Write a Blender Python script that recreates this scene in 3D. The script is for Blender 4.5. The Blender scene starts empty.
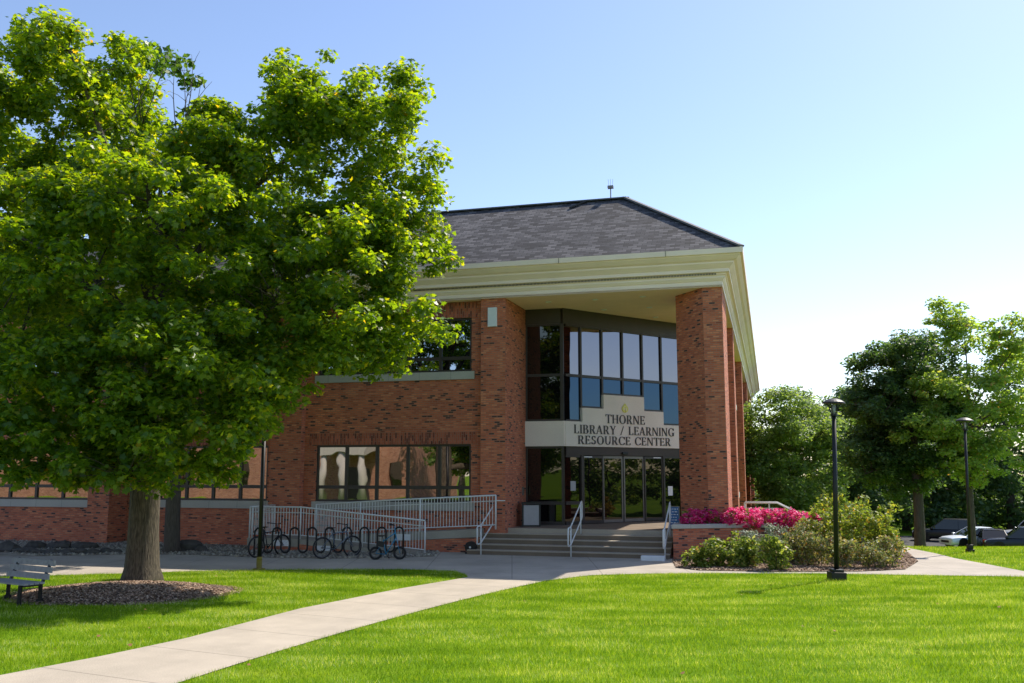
import bpy, bmesh, math, random
import numpy as np
from mathutils import Vector, Matrix
PI = math.pi
rad = math.radians
S = bpy.context.scene
COL = S.collection

# ------------------------------------------------------------------ camera
CH = 2.7
PITCH = math.atan(130 / 920)
cd = bpy.data.cameras.new('camera')
cam = bpy.data.objects.new('camera', cd)
COL.objects.link(cam)
cam.location = (0, 0, CH)
cam.rotation_euler = (PI / 2 + PITCH, 0, 0)
cd.sensor_width = 36
cd.lens = 36 * 920 / 1024
cd.clip_end = 3000
cd.clip_start = 0.1
S.camera = cam
# ------------------------------------------------------------------ world, sun, exposure
SUN_AZ, SUN_EL = rad(50), rad(49)
wd = bpy.data.worlds.new('World')
S.world = wd
wd.use_nodes = True
nt = wd.node_tree
bg = nt.nodes['Background']
sky = nt.nodes.new('ShaderNodeTexSky')
sky.sky_type = 'NISHITA'
sky.sun_disc = False
sky.sun_elevation = SUN_EL
sky.sun_rotation = SUN_AZ
sky.air_density = 1.0
sky.dust_density = 0.5
sky.ozone_density = 1.6
sky.altitude = 200
skm = nt.nodes.new('ShaderNodeMix'); skm.data_type = 'RGBA'; skm.blend_type = 'MULTIPLY'; skm.inputs[0].default_value = 1
skm.inputs[7].default_value = (.97, .93, .96, 1)
nt.links.new(sky.outputs[0], skm.inputs[6]); nt.links.new(skm.outputs[2], bg.inputs[0])
bg.inputs[1].default_value = 0.145
sl = bpy.data.lights.new('sun', 'SUN')
sl.energy = 4.0
sl.angle = rad(0.53)
sl.color = (1.0, 0.92, 0.80)
sun = bpy.data.objects.new('sun', sl)
COL.objects.link(sun)
sv = Vector((math.sin(SUN_AZ) * math.cos(SUN_EL), math.cos(SUN_AZ) * math.cos(SUN_EL), math.sin(SUN_EL)))
sun.rotation_euler = sv.to_track_quat('Z', 'Y').to_euler()
sun.location = sv * 80
S.view_settings.view_transform = 'Standard'
S.view_settings.look = 'None'
S.view_settings.exposure = 0.64
S.view_settings.gamma = 1.0
S.render.engine = 'CYCLES'
S.cycles.max_bounces = 7
S.cycles.transparent_max_bounces = 6

# ------------------------------------------------------------------ pixel <-> place helpers (layout survey)
_F = np.array([0, math.cos(PITCH), math.sin(PITCH)])
_U = np.array([0, -math.sin(PITCH), math.cos(PITCH)])
_R = np.array([1.0, 0, 0])
_C = np.array([0, 0, CH])
def ray(x, y): return _F + _R * (x - 512) / 920 + _U * (341.5 - y) / 920
def gp(x, y, z=0.0):
    d = ray(x, y); t = (z - CH) / d[2]; p = _C + d * t
    return (float(p[0]), float(p[1]))
def ap(x, y, Y):
    d = ray(x, y); p = _C + d * (Y / d[1])
    return (float(p[0]), float(p[1]), float(p[2]))
BA = rad(15.5)
O = Vector((-1.096, 32.098, 0))
EU = Vector((math.cos(BA), -math.sin(BA), 0))
EV = Vector((math.sin(BA), math.cos(BA), 0))
def W(u, v, z=0): return O + EU * u + EV * v + Vector((0, 0, z))
def terr(x, y):
    def sm(t):
        t = min(1, max(0, t)); return t * t * (3 - 2 * t)
    a = sm((x - 6.5) / 4.0)
    t = (y - 32.8) / 33.0
    t = min(1.0, max(0, t))
    d = t * 2.85 if t > .06 else 2.85 * t * t / .06 * .5 + 0
    if t > .06: d = 2.85 * (t - .03)
    d = min(d, 2.76)
    b = sm((y - 95) / 30)
    return -max(a, b) * d

# ------------------------------------------------------------------ materials
def mat(name):
    m = bpy.data.materials.new(name); m.use_nodes = True
    return m, m.node_tree, m.node_tree.nodes['Principled BSDF']
def N(nt, t, **k):
    n = nt.nodes.new(t)
    for a, b in k.items(): setattr(n, a, b)
    return n
def ramp(nt, stops, interp='LINEAR'):
    r = nt.nodes.new('ShaderNodeValToRGB'); r.color_ramp.interpolation = interp
    e = r.color_ramp.elements
    while len(e) > 1: e.remove(e[-1])
    e[0].position = stops[0][0]; e[0].color = (*stops[0][1], 1)
    for p, c in stops[1:]:
        q = e.new(p); q.color = (*c, 1)
    return r
def simple(name, col, rough=.6, metal=0, var=.12, scale=8, bump=0.0, spec=.5):
    m, nt, b = mat(name)
    tc = N(nt, 'ShaderNodeTexCoord')
    no = N(nt, 'ShaderNodeTexNoise'); no.inputs['Scale'].default_value = scale; no.inputs['Detail'].default_value = 5
    nt.links.new(tc.outputs['Object'], no.inputs['Vector'])
    r = ramp(nt, [(.25, tuple(c * (1 - var) for c in col)), (.75, tuple(min(1, c * (1 + var)) for c in col))])
    nt.links.new(no.outputs['Fac'], r.inputs[0]); nt.links.new(r.outputs[0], b.inputs['Base Color'])
    b.inputs['Roughness'].default_value = rough; b.inputs['Metallic'].default_value = metal
    b.inputs['Specular IOR Level'].default_value = spec
    if bump:
        bp = N(nt, 'ShaderNodeBump'); bp.inputs['Strength'].default_value = bump; bp.inputs['Distance'].default_value = .02
        nt.links.new(no.outputs['Fac'], bp.inputs['Height']); nt.links.new(bp.outputs[0], b.inputs['Normal'])
    return m
def brick_mat(name, bw=.21, bh=.072, cols=None, mortar=(.30, .17, .12), ms=.009, swap=False, rough=.85, bumpd=.006):
    m, nt, b = mat(name)
    uv = N(nt, 'ShaderNodeUVMap')
    mp = N(nt, 'ShaderNodeMapping')
    if swap: mp.inputs['Rotation'].default_value = (0, 0, PI / 2)
    nt.links.new(uv.outputs[0], mp.inputs[0])
    t = N(nt, 'ShaderNodeTexBrick')
    t.inputs['Color1'].default_value = (0, 0, 0, 1); t.inputs['Color2'].default_value = (1, 1, 1, 1)
    t.inputs['Mortar'].default_value = (.5, .5, .5, 1)
    t.inputs['Scale'].default_value = 1; t.inputs['Brick Width'].default_value = bw; t.inputs['Row Height'].default_value = bh
    t.inputs['Mortar Size'].default_value = ms; t.inputs['Mortar Smooth'].default_value = .3; t.inputs['Bias'].default_value = 0
    nt.links.new(mp.outputs[0], t.inputs['Vector'])
    # clustering of dark bricks by a broad noise
    no = N(nt, 'ShaderNodeTexNoise'); no.inputs['Scale'].default_value = .9; no.inputs['Detail'].default_value = 3
    nt.links.new(mp.outputs[0], no.inputs['Vector'])
    ma = N(nt, 'ShaderNodeMath', operation='MULTIPLY_ADD'); ma.inputs[1].default_value = .35; ma.inputs[2].default_value = -.17
    nt.links.new(no.outputs['Fac'], ma.inputs[0])
    ad = N(nt, 'ShaderNodeMath', operation='ADD')
    nt.links.new(t.outputs['Color'], ad.inputs[0]); nt.links.new(ma.outputs[0], ad.inputs[1])
    cols = cols or [(.0, (.050, .034, .034)), (.08, (.090, .045, .038)), (.11, (.42, .105, .055)), (.45, (.56, .150, .072)), (.8, (.64, .190, .092)), (1, (.70, .26, .13))]
    r = ramp(nt, cols)
    nt.links.new(ad.outputs[0], r.inputs[0])
    # weathering
    n2 = N(nt, 'ShaderNodeTexNoise'); n2.inputs['Scale'].default_value = .35; n2.inputs['Detail'].default_value = 6
    nt.links.new(mp.outputs[0], n2.inputs['Vector'])
    r2 = ramp(nt, [(.3, (.80, .80, .80)), (.7, (1.1, 1.08, 1.05))]); nt.links.new(n2.outputs['Fac'], r2.inputs[0])
    mm = N(nt, 'ShaderNodeMix', data_type='RGBA', blend_type='MULTIPLY'); mm.inputs[0].default_value = 1
    nt.links.new(r.outputs[0], mm.inputs[6]); nt.links.new(r2.outputs[0], mm.inputs[7])
    mx = N(nt, 'ShaderNodeMix', data_type='RGBA')
    nt.links.new(t.outputs['Fac'], mx.inputs[0]); nt.links.new(mm.outputs[2], mx.inputs[6]); mx.inputs[7].default_value = (*mortar, 1)
    nt.links.new(mx.outputs[2], b.inputs['Base Color'])
    b.inputs['Roughness'].default_value = rough
    iv = N(nt, 'ShaderNodeMath', operation='SUBTRACT'); iv.inputs[0].default_value = 1
    nt.links.new(t.outputs['Fac'], iv.inputs[1])
    bp = N(nt, 'ShaderNodeBump'); bp.inputs['Strength'].default_value = .7; bp.inputs['Distance'].default_value = bumpd
    nt.links.new(iv.outputs[0], bp.inputs['Height']); nt.links.new(bp.outputs[0], b.inputs['Normal'])
    return m
def glass_mat(name, tint, refl, wav=.012, wscale=1.3, inner=(.004, .004, .005)):
    m, nt, b = mat(name)
    nt.nodes.remove(b)
    out = nt.nodes['Material Output']
    g = N(nt, 'ShaderNodeBsdfGlossy'); g.inputs['Color'].default_value = (*tint, 1); g.inputs['Roughness'].default_value = .015
    d = N(nt, 'ShaderNodeBsdfDiffuse'); d.inputs['Color'].default_value = (*inner, 1)
    fr = N(nt, 'ShaderNodeFresnel'); fr.inputs['IOR'].default_value = 1.5
    ad = N(nt, 'ShaderNodeMath', operation='ADD', use_clamp=True); ad.inputs[1].default_value = refl
    nt.links.new(fr.outputs[0], ad.inputs[0])
    mx = N(nt, 'ShaderNodeMixShader'); nt.links.new(ad.outputs[0], mx.inputs[0])
    nt.links.new(d.outputs[0], mx.inputs[1]); nt.links.new(g.outputs[0], mx.inputs[2]); nt.links.new(mx.outputs[0], out.inputs[0])
    tc = N(nt, 'ShaderNodeTexCoord'); no = N(nt, 'ShaderNodeTexNoise'); no.inputs['Scale'].default_value = wscale; no.inputs['Detail'].default_value = .5
    nt.links.new(tc.outputs['Object'], no.inputs['Vector'])
    bp = N(nt, 'ShaderNodeBump'); bp.inputs['Strength'].default_value = 1; bp.inputs['Distance'].default_value = wav
    nt.links.new(no.outputs['Fac'], bp.inputs['Height']); nt.links.new(bp.outputs[0], g.inputs['Normal'])
    return m
def leaf_mat(name, stops, trans, tf=.45, spec=.35, rough=.5):
    m, nt, b = mat(name)
    ge = N(nt, 'ShaderNodeNewGeometry')
    r = ramp(nt, stops); nt.links.new(ge.outputs['Random Per Island'], r.inputs[0])
    nt.links.new(r.outputs[0], b.inputs['Base Color']); b.inputs['Roughness'].default_value = rough
    b.inputs['Specular IOR Level'].default_value = spec
    t = N(nt, 'ShaderNodeBsdfTranslucent')
    mm = N(nt, 'ShaderNodeMix', data_type='RGBA', blend_type='MULTIPLY'); mm.inputs[0].default_value = 1
    nt.links.new(r.outputs[0], mm.inputs[6]); mm.inputs[7].default_value = (*trans, 1)
    nt.links.new(mm.outputs[2], t.inputs['Color'])
    mx = N(nt, 'ShaderNodeMixShader'); mx.inputs[0].default_value = tf
    nt.links.new(b.outputs[0], mx.inputs[1]); nt.links.new(t.outputs[0], mx.inputs[2])
    nt.links.new(mx.outputs[0], nt.nodes['Material Output'].inputs[0])
    return m
def concrete_mat(name, col, joint=0, jw=.012, dirt=.25):
    m, nt, b = mat(name)
    uv = N(nt, 'ShaderNodeUVMap')
    n1 = N(nt, 'ShaderNodeTexNoise'); n1.inputs['Scale'].default_value = .7; n1.inputs['Detail'].default_value = 8; n1.inputs['Roughness'].default_value = .65
    n2 = N(nt, 'ShaderNodeTexNoise'); n2.inputs['Scale'].default_value = 60; n2.inputs['Detail'].default_value = 3
    nt.links.new(uv.outputs[0], n1.inputs['Vector']); nt.links.new(uv.outputs[0], n2.inputs['Vector'])
    r1 = ramp(nt, [(.3, tuple(c * (1 - dirt) for c in col)), (.7, tuple(c * (1 + dirt * .4) for c in col))])
    nt.links.new(n1.outputs['Fac'], r1.inputs[0])
    r2 = ramp(nt, [(.35, (.82, .82, .82)), (.65, (1.1, 1.1, 1.1))]); nt.links.new(n2.outputs['Fac'], r2.inputs[0])
    mm = N(nt, 'ShaderNodeMix', data_type='RGBA', blend_type='MULTIPLY'); mm.inputs[0].default_value = 1
    nt.links.new(r1.outputs[0], mm.inputs[6]); nt.links.new(r2.outputs[0], mm.inputs[7])
    last = mm.outputs[2]
    bh = n2.outputs['Fac']
    if joint:
        sp = N(nt, 'ShaderNodeSeparateXYZ'); nt.links.new(uv.outputs[0], sp.inputs[0])
        outs = []
        for ax, per in (('X', joint[0]), ('Y', joint[1])):
            if not per: continue
            pp = N(nt, 'ShaderNodeMath', operation='PINGPONG'); pp.inputs[1].default_value = per / 2
            nt.links.new(sp.outputs[ax], pp.inputs[0])
            lt = N(nt, 'ShaderNodeMath', operation='LESS_THAN'); lt.inputs[1].default_value = jw
            nt.links.new(pp.outputs[0], lt.inputs[0]); outs.append(lt.outputs[0])
        f = outs[0]
        if len(outs) > 1:
            mxn = N(nt, 'ShaderNodeMath', operation='MAXIMUM'); nt.links.new(outs[0], mxn.inputs[0]); nt.links.new(outs[1], mxn.inputs[1]); f = mxn.outputs[0]
        mj = N(nt, 'ShaderNodeMix', data_type='RGBA'); nt.links.new(f, mj.inputs[0]); nt.links.new(last, mj.inputs[6])
        mj.inputs[7].default_value = (*[c * .42 for c in col], 1); last = mj.outputs[2]
    nt.links.new(last, b.inputs['Base Color'])
    b.inputs['Roughness'].default_value = .85
    bp = N(nt, 'ShaderNodeBump'); bp.inputs['Strength'].default_value = .3; bp.inputs['Distance'].default_value = .004
    nt.links.new(bh, bp.inputs['Height']); nt.links.new(bp.outputs[0], b.inputs['Normal'])
    return m

M = {}
M['brick'] = brick_mat('brick', .20, .066, mortar=(.38, .18, .12), ms=.011)
M['soldier'] = brick_mat('soldier_brick', swap=True, cols=[(.0, (.14, .035, .025)), (.25, (.28, .065, .04)), (.5, (.42, .10, .05)), (1, (.56, .15, .08))])
M['stone'] = concrete_mat('limestone', (.50, .47, .42), joint=(1.2, 0), jw=.006, dirt=.12)
M['signstone'] = concrete_mat('sign_limestone', (.84, .73, .65), dirt=.08)
M['cream'] = simple('cream_painted_metal', (.94, .76, .66), .55, var=.06, scale=1.2)
M['soffit'] = simple('soffit_plaster', (.92, .72, .50), .8, var=.05, scale=1.5)
M['hall_brick'] = brick_mat('hall_brick', cols=[(0, (.25, .10, .06)), (.5, (.38, .17, .10)), (1, (.46, .24, .16))], mortar=(.36, .25, .18))
M['bronze'] = simple('bronze_frame', (.045, .034, .030), .45, var=.15, scale=3)
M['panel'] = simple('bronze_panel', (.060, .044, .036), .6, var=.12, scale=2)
M['steel'] = simple('door_steel', (.20, .18, .17), .4, metal=.4, var=.1)
M['glass'] = glass_mat('window_glass', (.78, .72, .70), .46, wav=.0028)
M['glass_high'] = glass_mat('window_glass_upper', (.60, .66, .78), .50, wav=.0028)
M['glass_grey'] = glass_mat('window_glass_grey', (.32, .31, .35), .55, wav=.003)
M['glass_blue'] = glass_mat('window_glass_blue', (.06, .11, .18), .50, wav=.003)
M['glass_dark'] = glass_mat('window_glass_dark', (.55, .52, .45), .09, wav=.003)
M['shingle'] = brick_mat('shingles', .32, .15, cols=[(0, (.026, .025, .028)), (.3, (.055, .052, .058)), (.6, (.090, .086, .092)), (1, (.16, .15, .155))], mortar=(.016, .015, .020), ms=.012, bumpd=.02)
M['ridge'] = simple('ridge_cap', (.12, .12, .13), .8)
M['white_rail'] = simple('white_rail_paint', (.72, .72, .70), .45, var=.05)
M['black_metal'] = simple('black_metal', (.007, .007, .008), .5, var=.2)
M['foot_yellow'] = simple('dull_yellow', (.22, .17, .03), .7)  # dull yellow for the base plate and pole foot of one lamp
M['concrete'] = concrete_mat('concrete_walk', (.52, .445, .345), joint=(1.8, 0), jw=.010, dirt=.24)
M['apron'] = concrete_mat('concrete_apron', (.48, .42, .345), joint=(2.4, 2.4), jw=.009, dirt=.26)
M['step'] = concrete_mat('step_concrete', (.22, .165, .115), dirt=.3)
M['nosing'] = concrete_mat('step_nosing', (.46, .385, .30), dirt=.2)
M['ramp'] = concrete_mat('ramp_concrete', (.42, .38, .31), dirt=.3)
M['white_plastic'] = simple('white_panel', (.75, .76, .78), .5, var=.04)
M['grey_panel'] = simple('grey_bin_panel', (.42, .41, .42), .7, var=.06)
M['letter'] = simple('letter_bronze', (.035, .03, .035), .5)
M['emblem'] = simple('emblem_gold', (.72, .66, .12), .45, var=.05)
M['asphalt'] = simple('asphalt', (.05, .05, .052), .9, var=.3, scale=30)
M['bark'] = simple('bark', (.09, .072, .050), .95, var=.85, scale=12, bump=1.5)
M['bark_dark'] = simple('bark_dark', (.085, .070, .055), .95, var=.4, scale=9, bump=.8)
M['bark_mid'] = simple('bark_mid', (.11, .085, .065), .95, var=.4, scale=9, bump=.8)
def bark_fix(m):
    nt = m.node_tree; no = [n for n in nt.nodes if n.type == 'TEX_NOISE'][0]; tc = [n for n in nt.nodes if n.type == 'TEX_COORD'][0]
    mp = nt.nodes.new('ShaderNodeMapping'); mp.inputs['Scale'].default_value = (3.2, 3.2, .45)
    nt.links.new(tc.outputs['Object'], mp.inputs[0]); nt.links.new(mp.outputs[0], no.inputs['Vector'])
for k in ('bark', 'bark_dark', 'bark_mid'): bark_fix(M[k])
M['maple'] = leaf_mat('maple_leaf', [(0, (.038, .085, .016)), (.5, (.060, .120, .018)), (.86, (.100, .165, .022)), (.985, (.15, .19, .03)), (.996, (.20, .17, .04)), (1, (.18, .12, .03))], (7.2, 5.3, .5), .50, spec=.45, rough=.42)
M['maple2'] = leaf_mat('maple_leaf_inner', [(0, (.035, .085, .018)), (.6, (.060, .125, .022)), (1, (.09, .16, .026))], (2.6, 2.4, .7), .4)
M['far_dark'] = leaf_mat('dark_tree_leaf', [(0, (.038, .080, .032)), (.6, (.065, .120, .042)), (1, (.12, .18, .06))], (2.8, 2.7, 1), .42)
M['far_mid'] = leaf_mat('mid_tree_leaf', [(0, (.085, .14, .055)), (.6, (.135, .205, .075)), (1, (.21, .27, .10))], (3.0, 2.8, 1), .48)
M['far_light'] = leaf_mat('light_tree_leaf', [(0, (.12, .19, .055)), (.6, (.19, .28, .075)), (.95, (.27, .34, .10)), (1, (.30, .16, .07))], (3.0, 2.8, 1), .52)
M['grass'] = leaf_mat('grass_blade', [(0, (.075, .17, .010)), (.3, (.16, .29, .012)), (.6, (.265, .40, .020)), (.88, (.40, .51, .06)), (1, (.66, .68, .42))], (1.7, 1.6, .3), .45, spec=.03, rough=.7)
_g = M['grass'].node_tree; _ge = [n for n in _g.nodes if n.type == 'NEW_GEOMETRY'][0]; _r = [n for n in _g.nodes if n.type == 'VALTORGB'][0]
_mp = N(_g, 'ShaderNodeMapping'); _mp.inputs['Scale'].default_value = (.5, 1.5, .2); _no = N(_g, 'ShaderNodeTexNoise'); _no.inputs['Scale'].default_value = .9; _no.inputs['Detail'].default_value = 6; _no.inputs['Roughness'].default_value = .7
_g.links.new(_ge.outputs['Position'], _mp.inputs[0]); _g.links.new(_mp.outputs[0], _no.inputs['Vector'])
_ma = N(_g, 'ShaderNodeMath', operation='MULTIPLY_ADD'); _ma.inputs[1].default_value = 2.6; _ma.inputs[2].default_value = -1.3
_g.links.new(_no.outputs['Fac'], _ma.inputs[0]); _ad = N(_g, 'ShaderNodeMath', operation='ADD', use_clamp=True); _g.links.new(_ma.outputs[0], _ad.inputs[0]); _g.links.new(_ge.outputs['Random Per Island'], _ad.inputs[1]); _g.links.new(_ad.outputs[0], _r.inputs[0])
M['shrub_green'] = leaf_mat('shrub_leaf', [(0, (.08, .13, .025)), (.5, (.16, .22, .035)), (.85, (.30, .33, .06)), (.97, (.42, .42, .18)), (1, (.45, .20, .10))], (2, 2, 1), .4)
M['shrub_yellow'] = leaf_mat('yellow_green_leaf', [(0, (.12, .18, .03)), (.6, (.22, .28, .04)), (.9, (.34, .34, .05)), (1, (.45, .22, .04))], (2, 2, 1), .4)
M['shrub_silver'] = leaf_mat('silver_green_leaf', [(0, (.14, .19, .13)), (.6, (.24, .29, .21)), (1, (.42, .45, .38))], (1.6, 1.6, 1.2), .3)
M['shrub_purple'] = leaf_mat('purple_brown_leaf', [(0, (.10, .15, .05)), (.4, (.17, .23, .06)), (.6, (.30, .23, .18)), (.8, (.30, .34, .08)), (.93, (.40, .38, .10)), (1, (.55, .24, .05))], (1.8, 1.6, 1), .35)
M['flower_pink'] = leaf_mat('magenta_petal', [(0, (.60, .02, .16)), (.6, (.80, .05, .30)), (.85, (.88, .14, .42)), (1, (.90, .50, .62))], (1.2, 1.0, 1), .45)
M['flower_gold'] = leaf_mat('gold_leaf', [(0, (.30, .26, .04)), (.6, (.42, .34, .05)), (1, (.36, .18, .04))], (1.6, 1.6, 1), .35)
M['rock'] = simple('rock', (.075, .068, .06), .95, var=.4, scale=5, bump=.6)
M['pebble'] = simple('pebble', (.30, .26, .20), .9, var=.35, scale=2)

def lawn_mat():
    m, nt, b = mat('lawn_ground')
    ge = N(nt, 'ShaderNodeNewGeometry')
    mp = N(nt, 'ShaderNodeMapping'); mp.inputs['Scale'].default_value = (.25, .9, .3)
    nt.links.new(ge.outputs['Position'], mp.inputs[0])
    n1 = N(nt, 'ShaderNodeTexNoise'); n1.inputs['Scale'].default_value = .8; n1.inputs['Detail'].default_value = 5
    nt.links.new(mp.outputs[0], n1.inputs['Vector'])
    n2 = N(nt, 'ShaderNodeTexNoise'); n2.inputs['Scale'].default_value = 30; n2.inputs['Detail'].default_value = 5
    nt.links.new(ge.outputs['Position'], n2.inputs['Vector'])
    r1 = ramp(nt, [(.3, (.09, .19, .010)), (.55, (.16, .28, .014)), (.75, (.27, .35, .03))]); nt.links.new(n1.outputs['Fac'], r1.inputs[0])
    r2 = ramp(nt, [(.3, (.55, .55, .5)), (.65, (1.15, 1.15, 1.1))]); nt.links.new(n2.outputs['Fac'], r2.inputs[0])
    mm = N(nt, 'ShaderNodeMix', data_type='RGBA', blend_type='MULTIPLY'); mm.inputs[0].default_value = 1
    nt.links.new(r1.outputs[0], mm.inputs[6]); nt.links.new(r2.outputs[0], mm.inputs[7]); nt.links.new(mm.outputs[2], b.inputs['Base Color'])
    b.inputs['Roughness'].default_value = .9; b.inputs['Specular IOR Level'].default_value = .05
    bp = N(nt, 'ShaderNodeBump'); bp.inputs['Strength'].default_value = .8; bp.inputs['Distance'].default_value = .03
    nt.links.new(n2.outputs['Fac'], bp.inputs['Height']); nt.links.new(bp.outputs[0], b.inputs['Normal'])
    return m
M['lawn'] = lawn_mat()
def chip_mat(name, a, b_, c):
    m, nt, b = mat(name)
    ge = N(nt, 'ShaderNodeNewGeometry')
    r = ramp(nt, [(0, a), (.5, b_), (1, c)]); nt.links.new(ge.outputs['Random Per Island'], r.inputs[0]); nt.links.new(r.outputs[0], b.inputs['Base Color'])
    b.inputs['Roughness'].default_value = .9
    return m
M['chips'] = chip_mat('bark_chips', (.16, .095, .06), (.36, .23, .15), (.56, .42, .30))
M['stones'] = chip_mat('loose_stones', (.14, .12, .10), (.28, .24, .19), (.46, .42, .34))
M['mulch'] = simple('mulch_soil', (.12, .085, .06), .95, var=.5, scale=14, bump=.6)

# ------------------------------------------------------------------ mesh building
class MB:
    def __init__(s): s.v = []; s.f = []
    def add(s, vs, fs):
        n = len(s.v); s.v += [tuple(map(float, p)) for p in vs]; s.f += [tuple(i + n for i in f) for f in fs]; return s
    def box(s, x0, x1, y0, y1, z0, z1):
        if x0 > x1: x0, x1 = x1, x0
        if y0 > y1: y0, y1 = y1, y0
        return s.add([(x0, y0, z0), (x1, y0, z0), (x1, y1, z0), (x0, y1, z0), (x0, y0, z1), (x1, y0, z1), (x1, y1, z1), (x0, y1, z1)],
              [(3, 2, 1, 0), (4, 5, 6, 7), (0, 1, 5, 4), (1, 2, 6, 5), (2, 3, 7, 6), (3, 0, 4, 7)])
    def prism(s, poly, z0, z1, bottom=True):
        n = len(poly)
        a = sum(poly[i][0] * poly[(i + 1) % n][1] - poly[(i + 1) % n][0] * poly[i][1] for i in range(n))
        if a < 0: poly = poly[::-1]
        vs = [(p[0], p[1], z0) for p in poly] + [(p[0], p[1], z1) for p in poly]
        fs = [tuple(range(n, 2 * n))] + ([tuple(range(n - 1, -1, -1))] if bottom else []) + [(i, (i + 1) % n, n + (i + 1) % n, n + i) for i in range(n)]
        return s.add(vs, fs)
    def sweepbox(s, p, q, w, h):      # box of width w, height h between p and q
        p, q = Vector(p), Vector(q); d = (q - p).normalized()
        up = Vector((0, 0, 1)) if abs(d.z) < .95 else Vector((0, 1, 0))
        a = d.cross(up).normalized() * w / 2; b = a.cross(d).normalized() * h / 2
        vs = [p - a - b, p + a - b, p + a + b, p - a + b, q - a - b, q + a - b, q + a + b, q - a + b]
        return s.add(vs, [(0, 1, 2, 3), (7, 6, 5, 4), (0, 4, 5, 1), (1, 5, 6, 2), (2, 6, 7, 3), (3, 7, 4, 0)])
    def tube(s, pts, r, seg=8, cap=True):
        pts = [Vector(p) for p in pts]; n = len(pts)
        rs = r if isinstance(r, (list, tuple)) else [r] * n
        prev = None; vs = []
        for i, p in enumerate(pts):
            d = (pts[min(i + 1, n - 1)] - pts[max(i - 1, 0)]).normalized()
            if prev is None:
                a = d.cross(Vector((0, 0, 1)) if abs(d.z) < .9 else Vector((1, 0, 0))).normalized()
            else:
                a = (prev - d * prev.dot(d)).normalized()
            prev = a; b = d.cross(a)
            for k in range(seg):
                t = 2 * PI * k / seg
                vs.append(p + (a * math.cos(t) + b * math.sin(t)) * rs[i])
        fs = [(i * seg + k, i * seg + (k + 1) % seg, (i + 1) * seg + (k + 1) % seg, (i + 1) * seg + k) for i in range(n - 1) for k in range(seg)]
        if cap: fs += [tuple(range(seg - 1, -1, -1)), tuple(range((n - 1) * seg, n * seg))]
        return s.add(vs, fs)
    def torus(s, c, ax, R, r, n=24, m=6):
        c = Vector(c); ax = Vector(ax).normalized()
        a = ax.cross(Vector((0, 0, 1)) if abs(ax.z) < .9 else Vector((1, 0, 0))).normalized(); b = ax.cross(a)
        vs = []
        for i in range(n):
            t = 2 * PI * i / n; e = a * math.cos(t) + b * math.sin(t)
            for j in range(m):
                q = 2 * PI * j / m
                vs.append(c + e * (R + r * math.cos(q)) + ax * r * math.sin(q))
        fs = [(i * m + j, ((i + 1) % n) * m + j, ((i + 1) % n) * m + (j + 1) % m, i * m + (j + 1) % m) for i in range(n) for j in range(m)]
        return s.add(vs, fs)
    def disc(s, c, ax, R, t, n=16):
        c = Vector(c); ax = Vector(ax).normalized()
        return s.tube([c - ax * t / 2, c + ax * t / 2], R, n)
    def build(s, name, m, parent=None, smooth=False, bevel=0, recalc=True):
        me = bpy.data.meshes.new(name); me.from_pydata(s.v, [], s.f)
        if recalc:
            bm = bmesh.new(); bm.from_mesh(me); bmesh.ops.recalc_face_normals(bm, faces=bm.faces); bm.to_mesh(me); bm.free()
        me.update()
        uvl = me.uv_layers.new(name='UVMap')
        nl = len(me.loops); co = np.empty(len(me.vertices) * 3); me.vertices.foreach_get('co', co); co = co.reshape(-1, 3)
        vi = np.empty(nl, int); me.loops.foreach_get('vertex_index', vi)
        fn = np.empty(len(me.polygons) * 3); me.polygons.foreach_get('normal', fn); fn = fn.reshape(-1, 3)
        lt = np.empty(len(me.polygons), int); me.polygons.foreach_get('loop_total', lt)
        ln = np.repeat(fn, lt, axis=0); p = co[vi]
        flat = np.abs(ln[:, 2]) > .93
        h = np.stack([-ln[:, 1], ln[:, 0]], 1); L = np.linalg.norm(h, axis=1); L[L < 1e-6] = 1; h /= L[:, None]
        # keep tangents of one sign so that opposite corners line up
        uu = p[:, 0] * h[:, 0] + p[:, 1] * h[:, 1]
        nz = np.sqrt(np.clip(1 - ln[:, 2] ** 2, .05, 1))
        uvs = np.stack([np.where(flat, p[:, 0], uu), np.where(flat, p[:, 1], p[:, 2] / nz)], 1)
        uvl.data.foreach_set('uv', uvs.astype(np.float32).ravel())
        me.materials.append(m)
        if smooth: me.polygons.foreach_set('use_smooth', [True] * len(me.polygons))
        o = bpy.data.objects.new(name, me); COL.objects.link(o)
        if parent is not None: o.parent = parent
        if bevel:
            b = o.modifiers.new('bevel', 'BEVEL'); b.width = bevel; b.segments = 2; b.limit_method = 'ANGLE'
        return o
def tag(o, label=None, cat=None, group=None, kind=None):
    if label: o['label'] = label
    if cat: o['category'] = cat
    if group: o['group'] = group
    if kind: o['kind'] = kind
    return o
def empty(name, loc, rz=0, **k):
    o = bpy.data.objects.new(name, None); COL.objects.link(o); o.location = loc; o.rotation_euler = (0, 0, rz)
    o.empty_display_size = .2
    return tag(o, **k)
def copy_tree(o, parent=None):
    c = o.copy(); COL.objects.link(c)
    if parent: c.parent = parent
    for ch in o.children: copy_tree(ch, c)
    return c
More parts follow.
